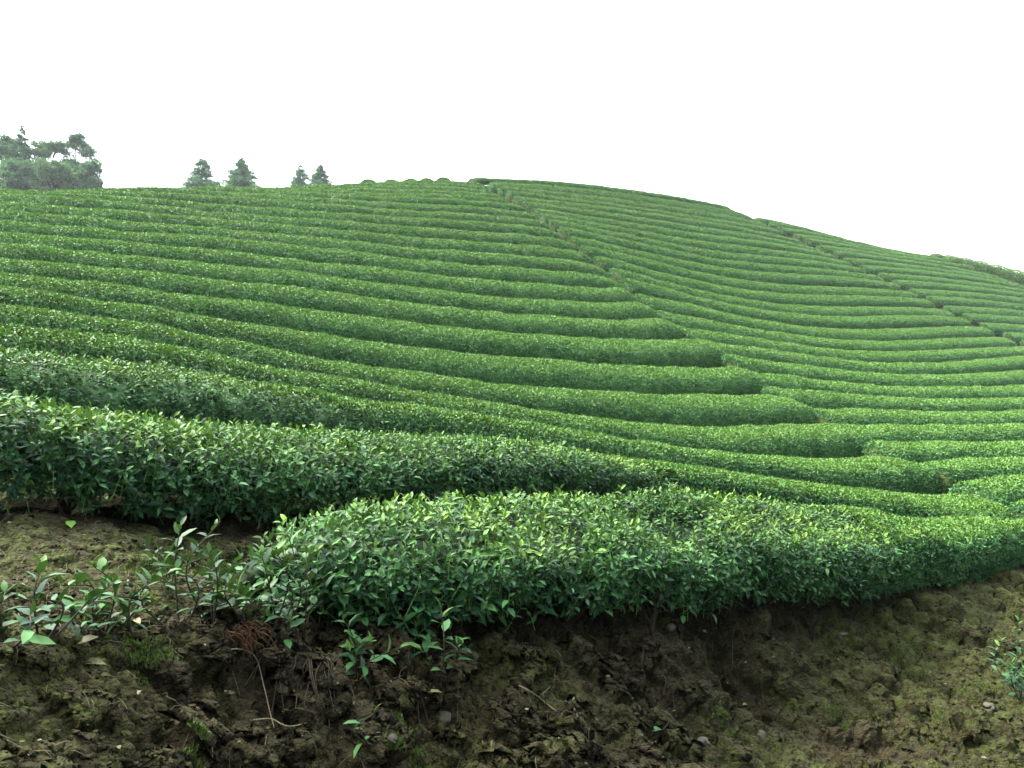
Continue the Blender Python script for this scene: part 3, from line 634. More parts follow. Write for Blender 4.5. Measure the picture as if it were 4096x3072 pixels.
N_LEAVES = 0
def foliage(mb, G, cut=0, near_full=6.5, lai=2.2, core=True, shoot_lai=4.2, back_cut=.45):
    """scatter blades over the hedge surface; blades are coarser where the hedge is far"""
    global N_LEAVES
    a, b, c, d = G[:-1, :-1], G[1:, :-1], G[1:, 1:], G[:-1, 1:]
    nrm = np.cross(c - a, d - b); area = .5 * np.linalg.norm(nrm, axis=-1)
    nrm = -unit(nrm) if (np.cross(c - a, d - b)[..., 2].mean() < 0) else unit(nrm)
    cen = .25 * (a + b + c + d)
    dist = cam_dist(cen)
    facing = (nrm * unit(-cen)).sum(-1)
    # the far side is only thinner
    wgt = np.where(facing < -.25, back_cut, 1.)
    if cut: wgt[:cut] *= np.clip((cen[:cut, :, 2] - cen[cut:cut + 1, :, 2].min()) / .9, .10, .8)
    # --- near cells: whole shoots
    nearm = dist < near_full
    if nearm.any():
        dens = shoot_lai / (5 * .00095)
        cnt = rng.poisson(area * dens * wgt * nearm)
        idx = np.repeat(np.arange(cnt.size), cnt.ravel())
        if len(idx):
            u, v = rng.random((2, len(idx), 1))
            q = lambda z: z.reshape(-1, 3)[idx]
            P = q(a) * (1 - u) * (1 - v) + q(b) * u * (1 - v) + q(c) * u * v + q(d) * (1 - u) * v
            n = q(nrm)
            dep = np.abs(rng.normal(0, .055, len(idx)))
            out_ = rng.random(len(idx)) < .05
            dep = np.where(out_, -rng.uniform(0, .03, len(idx)), dep)
            P = P - n * dep[:, None]
            Ax = unit(n * .55 + UP * .55 + .55 * rand_dir(len(idx)))
            yam = sstep(.50, .90, n[:, 2]) * np.clip(1 - dep / .09, 0, 1) * rng.uniform(.1, 1.0, len(idx))
            yam = yam * (.60 + .65 * sstep(-.35, .45, vnoise(P[:, 0] * 2.2, P[:, 1] * 2.2, 61) + .4 * vnoise(P[:, 0] * 7, P[:, 1] * 7, 62))) + .10 * (rng.random(len(idx)) < .12)
            shoots(P, Ax, 5, 1., mb, yam)
            N_LEAVES += 5 * len(idx)
    sc = np.clip((dist / 11.) ** .55, 1, 4)
    L0 = .050 * sc; W0 = .0225 * sc
    dens = lai / (.5 * L0 * W0) * np.clip((11 / dist), .45, 1) ** .35
    cnt = rng.poisson(area * dens * wgt * ~nearm)
    idx = np.repeat(np.arange(cnt.size), cnt.ravel())
    if len(idx):
        n_ = len(idx); N_LEAVES += n_
        u, v = rng.random((2, n_, 1))
        q = lambda z: z.reshape(-1, 3)[idx]
        P = q(a) * (1 - u) * (1 - v) + q(b) * u * (1 - v) + q(c) * u * v + q(d) * (1 - u) * v
        n = q(nrm); l = L0.ravel()[idx]; w = W0.ravel()[idx]
        dep = np.abs(rng.normal(0, .035, n_)) - .008
        P = P - n * dep[:, None]
        D = unit(n * .20 + UP * .18 + .95 * rand_dir(n_))
        Nn = unit(n * 1.1 + UP * .30 + (.6 - .2 * sstep(8, 22, dist.ravel()[idx]))[:, None] * rand_dir(n_))
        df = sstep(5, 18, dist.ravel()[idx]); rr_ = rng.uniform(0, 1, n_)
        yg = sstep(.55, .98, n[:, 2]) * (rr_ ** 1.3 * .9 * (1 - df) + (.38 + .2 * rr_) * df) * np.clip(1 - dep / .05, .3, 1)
        V, fs, r_, y_ = leaves_quad(P - D * (l * .35)[:, None], D, Nn, l * rng.uniform(.75, 1.2, n_), w * rng.uniform(.8, 1.15, n_), .47 + .35 * df + (rng.uniform(0, 1, n_) - .5) * (.8 - .4 * df), yg)  # far blades painted lighter, putting the hill's brighter light into the leaf colour
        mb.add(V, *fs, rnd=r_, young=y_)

def hedge_mesh(name, pts, H, r0, r1, base, parent=None, core_k=.88, cut=False, leaf=None, ex=.68, **kw):
    G, c, s, g, base = hedge_surface(pts, H, r0, r1, base, wob=.45 if callable(H) else .8, dip=.07 if callable(H) else .4, ex=ex)
    mb = MB()
    ncut = int((s < .14).sum()) if cut else 0
    foliage(mb, G, cut=ncut, **kw)
    V = np.concatenate(mb.V); F_ = [np.concatenate(f) for f in mb.F.values()]
    nleaf = sum(len(f) for f in F_)
    # dense twiggy interior under the leaves
    mid = np.concatenate([c[:, :2], (g.min(1) + base + .02)[:, None]], 1)
    mid[:, 2] = g[:, g.shape[1] // 2] + base
    if parent is not None: mid[:, 2] = mid[:, 2] * .6 + G[:, G.shape[1] // 2, 2] * .4
    ctr = mid[:, None]
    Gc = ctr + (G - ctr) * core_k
    nu, nv = Gc.shape[:2]
    i = np.arange(nu - 1)[:, None] * nv; j = np.arange(nv - 1)[None]
    Q = np.stack([i + j, i + nv + j, i + nv + j + 1, i + j + 1], -1).reshape(-1, 4)
    # close underneath
    B = np.stack([i[:, 0], i[:, 0] + nv - 1, i[:, 0] + 2 * nv - 1, i[:, 0] + nv], 1)
    Qc = np.concatenate([Q, B]) + len(V)
    Vc = Gc.reshape(-1, 3)
    attrs = {k: np.concatenate([np.concatenate(a), np.zeros(len(Vc))]) for k, a in mb.A.items()}
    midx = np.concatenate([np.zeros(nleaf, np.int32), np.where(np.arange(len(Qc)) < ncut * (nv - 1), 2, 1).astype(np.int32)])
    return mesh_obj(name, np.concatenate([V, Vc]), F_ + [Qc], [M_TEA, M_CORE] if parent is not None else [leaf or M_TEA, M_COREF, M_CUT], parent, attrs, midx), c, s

ORD = ['', 'first', 'second', 'third', 'fourth', 'fifth', 'sixth', 'seventh', 'eighth', 'ninth', 'tenth', 'eleventh', 'twelfth', 'thirteenth',
       'fourteenth', 'fifteenth', 'sixteenth', 'seventeenth', 'eighteenth', 'nineteenth', 'twentieth', 'twenty-first', 'twenty-second',
       'twenty-third', 'twenty-fourth', 'twenty-fifth', 'twenty-sixth', 'twenty-seventh', 'twenty-eighth']
def extend(p, a, b):
    """carry a line on past the frame or over the ridge"""
    p = p[:, [0, 1, 3]]
    if a:
        d = unit(p[0, :2] - p[1, :2]); q = p[0].copy(); q[:2] += d * a; p = np.concatenate([[q], p])
    if b:
        d = unit(p[-1, :2] - p[-2, :2]); q = p[-1].copy(); q[:2] += d * b; p = np.concatenate([p, [q]])
    return p

def trunk(mb, foot, h, spread, nb, r):
    """a forked tea stem: nb limbs from one foot"""
    for k in range(nb):
        a = rng.uniform(0, 6.28); sp = spread * rng.uniform(.5, 1.1)
        tip = foot + [math.cos(a) * sp, math.sin(a) * sp * .7, h * rng.uniform(.8, 1.1)]
        mid = foot + (tip - foot) * [.35, .35, .55] + rng.normal(0, .012, 3)
        P = smooth_path([foot - [0, 0, .05], foot + (mid - foot) * [.25, .25, .4], mid, tip], 9)
        mb.add(*tube(P, np.linspace(r, r * .35, 9) * rng.uniform(.8, 1.1), 6))
        for q in range(2):
            t = rng.integers(4, 8); e = P[t] + np.array([rng.normal(0, .07), rng.normal(0, .05), rng.uniform(.05, .16)])
            mb.add(*tube(smooth_path([P[t], (P[t] + e) / 2 + rng.normal(0, .01, 3), e], 5), np.linspace(r * .4, r * .18, 5), 5))

def trim(p, a):
    L = np.concatenate([[0], np.cumsum(np.linalg.norm(np.diff(p[:, :2], axis=0), axis=1))])
    q = np.array([np.interp(a, L, p[:, i]) for i in range(3)])
    return np.concatenate([[q], p[L > a + .15]])
def near_hedge(key, pts, r0, r1, base, label, step, **kw):
    H = lambda t: HROW[key](t) - (.05 if key == ('L', 1) else .02)          # the leaf tips stand above the clipped surface
    pts = pts.copy(); pts[:, 2] -= .06
    root = empty('tea_hedge', (pts[1, 0], pts[1, 1], float(hbase(pts[1, 0], pts[1, 1]))))
    tag(root, label, 'tea hedge', 'tea hedge rows left of the long path')
    o, c, s = hedge_mesh('foliage', pts, H, r0, r1, base, root, core_k=.60, **kw)
    d = cam_dist(np.concatenate([c[:, :2], np.zeros((len(c), 1))], 1))
    q = .30
    while q < s[-1] - .3:
        x, y = np.interp(q, s, c[:, 0]), np.interp(q, s, c[:, 1])
        if math.hypot(x, y) > 11: break
        i = min(np.searchsorted(s, q), len(c) - 2); T = unit(c[i + 1, :2] - c[i, :2]); nn = np.array([-T[1], T[0]])
        off = rng.uniform(-.34, -.02)
        x, y = x + nn[0] * off, y + nn[1] * off
        mb = MB(); trunk(mb, np.array([x, y, hfull(x, y)[0]]), float(np.interp(q, [0, s[-1]], [base(0.), base(1.)])) + rng.uniform(.05, .12), .13, rng.integers(4, 7), rng.uniform(.005, .009))
        mb.build('trunk', M_BARK, root, smooth=True)
        q += step * rng.uniform(.75, 1.25)
    return root

HED = []
for (blk, k), d in RD.items():
    key = (blk, k)
    if key == ('L', 1):
        p = extend(d, .12, 1.5)
        root1 = near_hedge(key, p, .55, .8, lambda t: np.interp(t, [0, .5, 1], [.10, .09, .05]), 'leafy foreground tea hedge with a ragged left end on the bare soil bank', .42, near_full=6.5, shoot_lai=5.2, lai=3.8)
        continue
    if key == ('L', 2):
        p = extend(d, 2.5, 0.)
        root2 = near_hedge(key, p, 0., .8, lambda t: np.interp(t, [0, .5, 1], [.11, .10, .06]), 'tea hedge with bare dark stems showing, directly behind the ragged foreground hedge', .50, near_full=7.0, shoot_lai=5.0, lai=3.8)
        continue
    if blk == 'L':
        p = extend(d, 3.0, .5); r0, r1 = (0, 1.45) if k < 15 else (.8, 1.3)
        lab = 'clipped tea hedge left of the long diagonal path, %s row up from the bare soil' % ORD[k]; grp = 'tea hedge rows left of the long path'
    elif blk == 'M':
        end = .0 if k < 19 else 3.0
        end = 2.4 if k == 1 else 1.6 if k == 2 else end
        p = extend(d, 0., end)
        if k > 2: p = trim(p, .38)
        r0, r1 = .22, (.7 if k < 19 else 0)
        lab = 'tea hedge between the two diagonal paths, %s row down from the hill crest' % ORD[k]; grp = 'tea hedge rows between the two paths'
    else:
        p = extend(d, 2.3 if k == 1 else 1.0 if k == 2 else 0., 2.0 if k > 8 else 4.0); r0, r1 = (1.5 if k < 3 else .25), .5
        if k > 3: p = trim(p, .32)
        lab = 'tea hedge right of the shorter upper path, %s row below the right skyline' % ORD[k]; grp = 'tea hedge rows right of the upper path'
    base = .05
    p[:, 2] *= .84 if blk == 'L' else .87
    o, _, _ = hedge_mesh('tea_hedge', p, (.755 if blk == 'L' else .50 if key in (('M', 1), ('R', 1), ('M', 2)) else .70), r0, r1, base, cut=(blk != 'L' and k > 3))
    tag(o, lab, 'tea hedge', grp)
for k, (u, v, w, Y) in enumerate(DOMES):   # rows of the plateau beyond, seen end on along the skyline
    a = ppt(u, v, Y); dirv = unit(np.array([a[0] + 1.2, a[1], 0]))
    p = np.array([[a[0] + dirv[0] * t, a[1] + dirv[1] * t, w / F * Y] for t in (-.9, 0., 1.5, 3., 4.5)])
    o, _, _ = hedge_mesh('tea_hedge', p, .76, .5, .7, .02, ex=1.0)
    tag(o, 'domed tea hedge end on the skyline, %s of six counted from the conifers' % ORD[k + 1], 'tea hedge', 'domed tea hedge ends on the skyline')
print('hedges', N_LEAVES, round(time.time() - T0, 1))

# ------------------------------------------------------------------ loose bushes on the right skyline
BUSH = [(3752, 1030, 30, 14), (3815, 1048, 38, 22), (3880, 1068, 42, 30), (3945, 1092, 46, 38), (4012, 1112, 50, 42), (4085, 1138, 56, 48), (4165, 1168, 60, 50), (4250, 1200, 64, 54)]
for k, (u, v, hw, h) in enumerate(BUSH):
    Y = 91.5 - k * .5
    c = ppt(u, v, Y); s_ = Y / F
    a = rng.uniform(-.5, .2); g0 = float(hbase(c[0], c[1]))
    p = np.array([[c[0] + math.cos(a) * t, c[1] + math.sin(a) * t, hw * s_ * 1.7] for t in np.array([-1.1, -.4, .4, 1.1]) * hw * s_])
    o, _, _ = hedge_mesh('tea_bush', p, max(.8, c[2] + h * s_ * 1.05 - g0), hw * s_ * .9, hw * s_ * .9, .05, leaf=M_BUSH)
    tag(o, 'untrimmed pale tea bush on the right skyline, %s in its row from the crest' % ORD[k + 1], 'tea bush', 'untrimmed bushes on the right skyline')

# ------------------------------------------------------------------ trees beyond the ridge
def conifer(u, vtop, hw, Y, vbase, lab, name='conifer', shape=1.0, dens=1.0, sparse=0., lean=0.):
    Y = Y * 1.5
    top = ppt(u, vtop, Y); gz = float(hbase(top[0], top[1])); s_ = Y / F
    hgt = top[2] - gz; vis = (vbase - vtop) * s_; rb = hw * s_
    root = empty(name, (top[0], top[1], gz)); tag(root, lab, 'conifer', 'trees beyond the ridge')
    foot = np.array([top[0], top[1], gz])
    tp = smooth_path([foot - [0, 0, .3], foot + [lean * .3, 0, hgt * .5], foot + [lean, 0, hgt * .985]], 14)
    mb = MB(); mb.add(*tube(tp, np.linspace(.16, .02, 14), 7)); 
    cr = MB()
    z = .0
    while z < min(hgt * .8, vis * 2.2):
        f = z / vis
        r = rb * 1.25 * min(f ** shape, 1.25) * rng.uniform(.75, 1.12) + .10
        nb = 6 + int(r * 5)
        if rng.random() < sparse: nb = max(2, nb // 2)
        for q in range(nb):
            a = rng.uniform(0, 6.28); rr = r * rng.uniform(.6, 1.1)
            k = np.linspace(.1, 1, 7)
            cx_ = np.interp(hgt - z, tp[:, 2] - gz, tp[:, 0])
            drp = rng.uniform(.05, .45)
            B = np.stack([cx_ + np.cos(a) * rr * k, top[1] + np.sin(a) * rr * k, top[2] - z - drp * rr * k ** 1.3 + .12 * rr * k ** 3], 1)
            if rr > .25: mb.add(*tube(B, np.linspace(.03, .008, 7), 4))
            m = int((10 + rr * 34) * dens)
            t = rng.uniform(.15, 1.05, m)
            P = np.stack([np.interp(t, k, B[:, i]) for i in range(3)], 1) + rng.normal(0, .05 + .05 * rr, (m, 3)) * [1, 1, .7]
            D = unit(np.array([np.cos(a), np.sin(a), -.25]) * .7 + .7 * rand_dir(m)); Nn = unit(UP + .7 * rand_dir(m))
            V, fs, r_, y_ = leaves_quad(P, D, Nn, rng.uniform(.14, .30, m), rng.uniform(.07, .15, m), rng.uniform(0, 1, m), rng.uniform(0, .25, m) * (t > .8))
            cr.add(V, *fs, rnd=r_, young=y_)
        z += rng.uniform(.13, .25) * (1 + z / vis * .4)
    mb.build('trunk', M_BARK, root, smooth=True); cr.build('crown', M_FAR, root)
    return root
def broadleaf(u, vtop, hw, Y, lab, mat=M_FAR, hfac=1.35, n=9000, lsz=.26, gap=.35, name='broadleaf_tree'):
    Y = Y * 1.5
    top = ppt(u, vtop, Y); gz = float(hbase(top[0], top[1])); s_ = Y / F; R = hw * s_
    root = empty(name, (top[0], top[1], gz)); tag(root, lab, 'tree', 'trees beyond the ridge')
    hgt = top[2] - gz; foot = np.array([top[0], top[1], gz]); ch = min(R * 2 * hfac, hgt * .85)
    mb = MB(); mb.add(*tube(smooth_path([foot - [0, 0, .3], foot + [.1, 0, hgt * .4], foot + [-.05, 0, hgt * .75], foot + [0, 0, hgt * .93]], 12), np.linspace(.2, .03, 12), 7))
    cr = MB()
    nl = 64
    lob = []
    for q in range(nl):
        zf = rng.uniform(0, 1) ** .85; rad = R * (.34 + .72 * math.sin(math.pi * min(.96, .16 + .72 * (1 - zf)))) * rng.uniform(.75, 1.1)
        a = rng.uniform(0, 6.28); rr = rad * rng.uniform(.25, 1) ** .6 * .82
        lob.append([math.cos(a) * rr, math.sin(a) * rr, hgt - ch + ch * zf * .93])
    lob = np.array(lob); cc = foot
    for q in range(nl):
        lr = R * rng.uniform(.13, .30)
        base_ = foot + [0, 0, hgt * rng.uniform(.45, .7)]
        e = cc + lob[q]
        mb.add(*tube(smooth_path([base_, (base_ + e) / 2 + rng.normal(0, .1, 3), e], 6), np.linspace(.06, .012, 6), 5))
        m = n // nl
        dv = rand_dir(m); P = e + dv * lr * np.array([1.1, 1.1, .75]) * (rng.uniform(.3, 1.1, m) + .25 * (rng.random(m) < .12) * rng.random(m))[:, None]
        D = unit(dv * .4 + .9 * rand_dir(m) - UP * .1); Nn = unit(dv * .6 + UP * .6 + .6 * rand_dir(m))
        V, fs, r_, y_ = leaves_quad(P, D, Nn, lsz * rng.uniform(.5, 1.3, m), lsz * .6 * rng.uniform(.5, 1.3, m), np.clip(rng.normal(rng.uniform(.3, .7), .2, m), 0, 1), rng.uniform(0, .3, m) * (dv[:, 2] > .2))
        cr.add(V, *fs, rnd=r_, young=y_)
    mb.build('trunk', M_BARK, root, smooth=True); cr.build('crown', mat, root)
    return root
broadleaf(34, 545, 90, 62, 'dark bushy tree at the left edge of the photo beyond the ridge', n=16000)
conifer(88, 505, 62, 61, 680, 'tall thin-topped conifer rising above the left clump of trees', shape=.9, sparse=.5, dens=.8)
broadleaf(185, 552, 88, 63, 'pale green bushy tree between the thin conifer and the round dark tree', M_PALE, n=15000)
broadleaf(304, 528, 96, 64, 'round dark dense tree at the right of the left clump', n=20000)
broadleaf(215, 645, 88, 59, 'low pale grey-green bush in front of the left clump of trees', M_PALE, n=15000, hfac=1.1)
broadleaf(362, 640, 52, 60, 'low dark bush at the right foot of the round dark tree', n=7000, hfac=1.5)
broadleaf(85, 640, 70, 59, 'low dark bush in front of the thin-topped conifer', n=12000, hfac=1.2)
conifer(800, 630, 70, 66, 745, 'broad open conifer with a leaning tip, leftmost of the four along the ridge', shape=.65, sparse=.35, dens=.8, lean=.35)
conifer(968, 634, 66, 66, 745, 'dense symmetrical conical conifer standing alone on the ridge', shape=.75, dens=1.1)
conifer(1203, 663, 44, 67, 742, 'smaller rounded conifer at the left of the close pair', shape=.55, sparse=.2, dens=.9)
conifer(1283, 660, 44, 67, 742, 'small pointed conifer at the right of the close pair', shape=.85, dens=1.1)
def sapling(u, vtop, hw, Y, lab):
    Y = Y * 1.5
    top = ppt(u, vtop, Y); gz = float(hbase(top[0], top[1])); s_ = Y / F
    root = empty('sapling', (top[0], top[1], gz)); tag(root, lab, 'sapling', 'thin saplings beyond the ridge')
    hgt = top[2] - gz; foot = np.array([top[0], top[1], gz])
    mb = MB(); cr = MB()
    P = smooth_path([foot - [0, 0, .2], foot + [.1, 0, hgt * .5], foot + [0, 0, hgt]], 10)
    mb.add(*tube(P, np.linspace(.06, .012, 10), 5))
    for q in range(11):
        z = top[2] - rng.uniform(0, 1) * 110 * s_; sg = 1 if q % 2 else -1
        b0 = np.array([np.interp(z, P[:, 2], P[:, 0]), top[1], z]); e = b0 + [sg * hw * s_ * rng.uniform(.3, 1), rng.normal(0, .3), rng.uniform(-.02, .25)]
        mb.add(*tube(smooth_path([b0, (b0 + e) / 2 + [0, 0, .06], e], 5), np.linspace(.02, .007, 5), 4))
        m = 32; t = rng.uniform(.4, 1.05, m)[:, None]
        V, fs, r_, y_ = leaves_quad(b0 + (e - b0) * t + rng.normal(0, .09, (m, 3)), rand_dir(m), rand_dir(m), rng.uniform(.08, .18, m), rng.uniform(.04, .09, m), rng.uniform(.2, 1, m), np.zeros(m))
        cr.add(V, *fs, rnd=r_, young=y_)
    mb.build('trunk', M_BARK, root, smooth=True); cr.build('crown', M_FAR, root)
sapling(405, 643, 44, 60, 'thin sparse sapling just right of the left clump of trees')
sapling(1113, 716, 22, 66, 'tiny sparse sapling left of the close pair of conifers')
sapling(876, 712, 14, 66, 'tiny sapling at the right foot of the leaning conifer')
sapling(676, 730, 14, 64, 'tiny sapling tip left of the leaning conifer')

# ------------------------------------------------------------------ foreground: shoots, stones, twigs, litter
def tea_shoot(root, foot, tip, nleaf, lsz, side=.5, bend=.06):
    mbs = MB(); mbl = MB()
    foot = np.asarray(foot, float); tip = np.asarray(tip, float)
    mid = (foot + tip) / 2 + np.array([rng.normal(0, bend), rng.normal(0, bend), .02])
    P = smooth_path([foot - [0, 0, .03], mid, tip], 14)
    mbs.add(*tube(P, np.linspace(.0030, .0012, 14), 6))
    ax = unit(tip - foot)
    t = np.linspace(.22, 1, nleaf); ang = np.arange(nleaf) * 2.5 + rng.uniform(0, 6)
    a = unit(np.cross(ax, [0.3, 1, .2])); b = np.cross(ax, a)
    pos = np.stack([np.interp(t, np.linspace(0, 1, 14), P[:, i]) for i in range(3)], 1)
    rad = np.cos(ang)[:, None] * a + np.sin(ang)[:, None] * b
    D = unit(ax * (.35 + .6 * t[:, None] ** 3) + rad * (1 - .35 * t[:, None] ** 3) + rng.normal(0, .15, (nleaf, 3)))
    Nn = unit(ax + .4 * rand_dir(nleaf) + UP * .4)
    L = lsz * rng.uniform(.75, 1.15, nleaf) * np.where(t > .9, .7, 1); W = L * rng.uniform(.36, .44, nleaf)
    V, fs, r_, y_ = leaves_full(pos, D, Nn, L, W, rng.uniform(.0, .6, nleaf), np.clip(rng.normal(.02, .05, nleaf) + .2 * (t > .85), 0, 1))
    mbl.add(V, *fs, rnd=r_, young=y_)
    return mbs, mbl
def seedling(lab, foot_px, tips, nleaf=9, lsz=.075, Y=None, grp='young tea shoots on the bare soil', lift=0.):
    f = at(*foot_px)
    root = empty('tea_seedling', f); tag(root, lab, 'tea seedling', grp)
    S = MB(); Lf = MB()
    for (u, v, dy) in tips:
        tip = ppt(u, v, f[1] + dy)
        a, b = tea_shoot(root, f, tip, nleaf, lsz)
        for src, dst in ((a, S), (b, Lf)):
            for V in [src]:
                dst.add(np.concatenate(src.V), *[np.concatenate(x) for x in src.F.values()], **{k: np.concatenate(q) for k, q in src.A.items()})
    S.build('stem', M_BARK, root, smooth=True)
    Lf.build('leaves', M_TEA, root, smooth=True)
    return root
seedling('tall upright tea seedling just left of the hedge end, pale top leaves highest', (722, 2520), [(722, 2105, .02), (610, 2235, -.03), (790, 2240, .05)], 15, 0.052)
seedling('bushy tea seedling leaning against the ragged hedge end', (850, 2490), [(880, 2085, .05), (830, 2200, 0.), (960, 2230, .1)], 15, 0.052)
seedling('sprawling tea seedling whose diagonal stem carries bright pale leaves', (540, 2560), [(668, 2295, .05), (590, 2390, .05), (480, 2420, 0)], 13, 0.050)
seedling('short upright tea seedling in the middle of the left soil edge', (405, 2540), [(372, 2262, .03), (455, 2330, .02), (300, 2400, .0), (400, 2400, -.05)], 13, 0.050)
seedling('large-leaved tea seedling with two curled upright leaves near the left edge', (160, 2560), [(165, 2262, .03), (245, 2340, .05), (75, 2395, 0.)], 10, 0.058)
seedling('low tea seedling at the left edge with a drooping branch', (20, 2560), [(20, 2370, .02), (120, 2450, -.02), (-60, 2440, 0)], 10, 0.052)
seedling('wispy tea seedling behind the tall upright one on the left soil', (665, 2400), [(560, 2170, .08), (640, 2215, .1)], 10, .055)
seedling('low leafy sprout on the bank face under the hedge, with a branch to the right', (1425, 2700), [(1375, 2480, .0), (1600, 2590, -.03), (1395, 2600, -.04), (1480, 2580, -.02)], 9, .065)
seedling('upright sprout on the shaded bank below the middle of the hedge', (1760, 2740), [(1765, 2440, .0), (1690, 2610, -.03), (1830, 2570, 0)], 8, .07)
seedling('small pair of leaves under the left end of the hedge', (1130, 2560), [(1075, 2470, -.02), (1165, 2480, -.02)], 4, .06)
seedling('tiny three-leaf sprout alone on the lower soil', (1490, 2965), [(1492, 2855, .0), (1455, 2920, -.01)], 3, .05)
seedling('pale small-leaved shrub at the right edge of the lower soil', (4080, 2790), [(4010, 2560, .05), (4075, 2470, .1), (4130, 2560, .0), (4050, 2650, -.05), (4100, 2660, -.1), (4020, 2700, 0.)], 17, .062)
seedling('single dark narrow leaf standing in the soil right of centre', (2610, 2940), [(2600, 2862, .0)], 2, .085)

def lump(c, rx, ry, rz, seed, sub=3, rough=.25):
    bm = bmesh.new(); bmesh.ops.create_icosphere(bm, subdivisions=sub, radius=1)
    V = np.array([v.co for v in bm.verts]); Fc = np.array([[v.index for v in f.verts] for f in bm.faces]); bm.free()
    n = vnoise(V[:, 0] * 1.7 + seed, V[:, 1] * 1.7 + V[:, 2] * 1.3, 41) * .7 + vnoise(V[:, 0] * 4 + seed, V[:, 2] * 4 + V[:, 1] * 3, 42) * .4
    V = V * (1 + rough * n)[:, None] * [rx, ry, rz]
    a = seed * 2.1; V = np.stack([V[:, 0] * math.cos(a) - V[:, 1] * math.sin(a), V[:, 0] * math.sin(a) + V[:, 1] * math.cos(a), V[:, 2]], 1)
    return V + c, Fc
for lab, u, v, w, asp in (('rounded grey-brown stone on the lower soil below the middle sprout', 1773, 2885, 34, .8), ('knobbly stone beside the tiny three-leaf sprout', 1568, 2965, 26, .7),
                          ('flat pale stone on the lower soil right of the dark narrow leaf', 2812, 2972, 32, .4), ('smooth brown stone right of the flat pale stone', 3043, 2950, 26, .7),
                          ('pale stone half buried at the top of the shaded bank', 2680, 2520, 22, .8), ('pale flat stone on the mossy soil near the right edge', 3955, 2825, 26, .35)):
    c = at(u, v); s_ = c[1] / F
    tag(MB().add(*lump(c + [0, 0, w * s_ * asp * .35], w * s_, w * s_ * .8, w * s_ * asp, u * .013, 3, .5)).build('stone', M_STONE, smooth=True), lab, 'stone', 'loose stones on the soil')

def twig(lab, px, r0, r1, branches=(), mat=M_TWIG, arch=0.):
    P = np.array([at(u, v) + [0, 0, .008 + h] for u, v, h in px])
    mb = MB(); mb.add(*tube(smooth_path(P, 26), np.linspace(r0, r1, 26), 6))
    for b in branches:
        Q = np.array([at(u, v) + [0, 0, .008 + h] for u, v, h in b]); mb.add(*tube(smooth_path(Q, 12), np.linspace(r0 * .7, r1 * .6, 12), 6))
    tag(mb.build('twig', mat, smooth=True), lab, 'twig', 'dry twigs on the soil')
twig('long pale bent twig arching down the soil bank', [(842, 2665, .0), (926, 2652, .03), (1018, 2704, .05), (1055, 2811, .04), (1075, 2870, .02), (1097, 2925, .0)], .0023, .0013)
twig('pale twig lying flat across the foot of the long bent one', [(1014, 2892, .0), (1085, 2905, .012), (1157, 2917, .0), (1270, 2890, .0)], .0024, .0012)
twig('forked brown twig lying on the soil left of centre', [(2076, 2751, .0), (2120, 2785, .01), (2159, 2811, .01), (2224, 2853, 0)], .0030, .0017, [[(2155, 2808, .01), (2200, 2776, .02)]])
twig('short thick brown stick pointing down the soil', [(2262, 2815, .0), (2290, 2845, .01), (2312, 2880, 0)], .0060, .0045, mat=M_ROOT)
twig('thin pale stalk standing by the lower edge below the bent twig', [(830, 2940, .0), (845, 2990, .02), (850, 3045, 0)], .0022, .0014)
twig('thin dark root loop on the shaded bank', [(1990, 2660, .0), (2010, 2600, .02), (1960, 2590, .03), (1935, 2680, 0)], .0018, .0011, mat=M_ROOT)
# exposed feeder roots under the hedge's left stem
for q in range(13):
    u0 = rng.uniform(1180, 1330); u1 = u0 + rng.normal(40, 60); v1 = rng.uniform(2740, 2880)
    P = [at(u0, 2620 + rng.uniform(0, 20))]
    for f in (.35, .7, 1.): P.append(at(u0 + (u1 - u0) * f + rng.normal(0, 8), 2630 + (v1 - 2630) * f) + [rng.normal(0, .006), -.008, rng.uniform(0, .012)])
    MB().add(*tube(smooth_path(P, 12), np.linspace(.0026, .0008, 12), 5)).build('root', M_ROOT, root1, smooth=True)
# straggly side shoots at the hedge's ragged left end
for q in range(24):
    u0 = rng.uniform(930, 1330); f_ = at(u0, rng.uniform(2470, 2600)); f_[1] += .06
    a_, b_ = tea_shoot(None, f_, ppt(u0 + rng.normal(-25, 55), rng.uniform(2080, 2400) if u0 > 1040 else rng.uniform(2130, 2380), f_[1] + rng.uniform(-.05, .12)), 13, .060)
    if len(b_.V) == 0: continue
    lf = [np.concatenate(x) for x in b_.F.values()]; nlv = sum(len(x) for x in b_.V); sf = [np.concatenate(x) + nlv for x in a_.F.values()]
    Vv = np.concatenate(b_.V + a_.V); zz_ = np.zeros(len(Vv) - nlv)
    mesh_obj('side_shoot', Vv, lf + sf, [M_TEA, M_BARK], root1, {k: np.concatenate([np.concatenate(z), zz_]) for k, z in b_.A.items()},
             [0] * sum(map(len, lf)) + [1] * sum(map(len, sf)), True)
# withered fern clump
c = at(965, 2620)
mb = MB()
for q in range(110):
    a = rng.uniform(0, 6.28); l = rng.uniform(.03, .09); b0 = c + [rng.normal(0, .025), rng.normal(0, .015), .03 + rng.uniform(0, .05)]
    e = b0 + [math.cos(a) * l * .5 + .02, -abs(math.sin(a)) * l * .35, -l * rng.uniform(-.1, .8)]
    mb.add(*tube(smooth_path([b0, (b0 + e) / 2 + [0, -.01, .02], e], 5), np.linspace(.0016, .0007, 5), 4))
tag(mb.build('withered_fern', M_RUST), 'rusty brown withered fern clump under the left end of the hedge', 'dead fern')

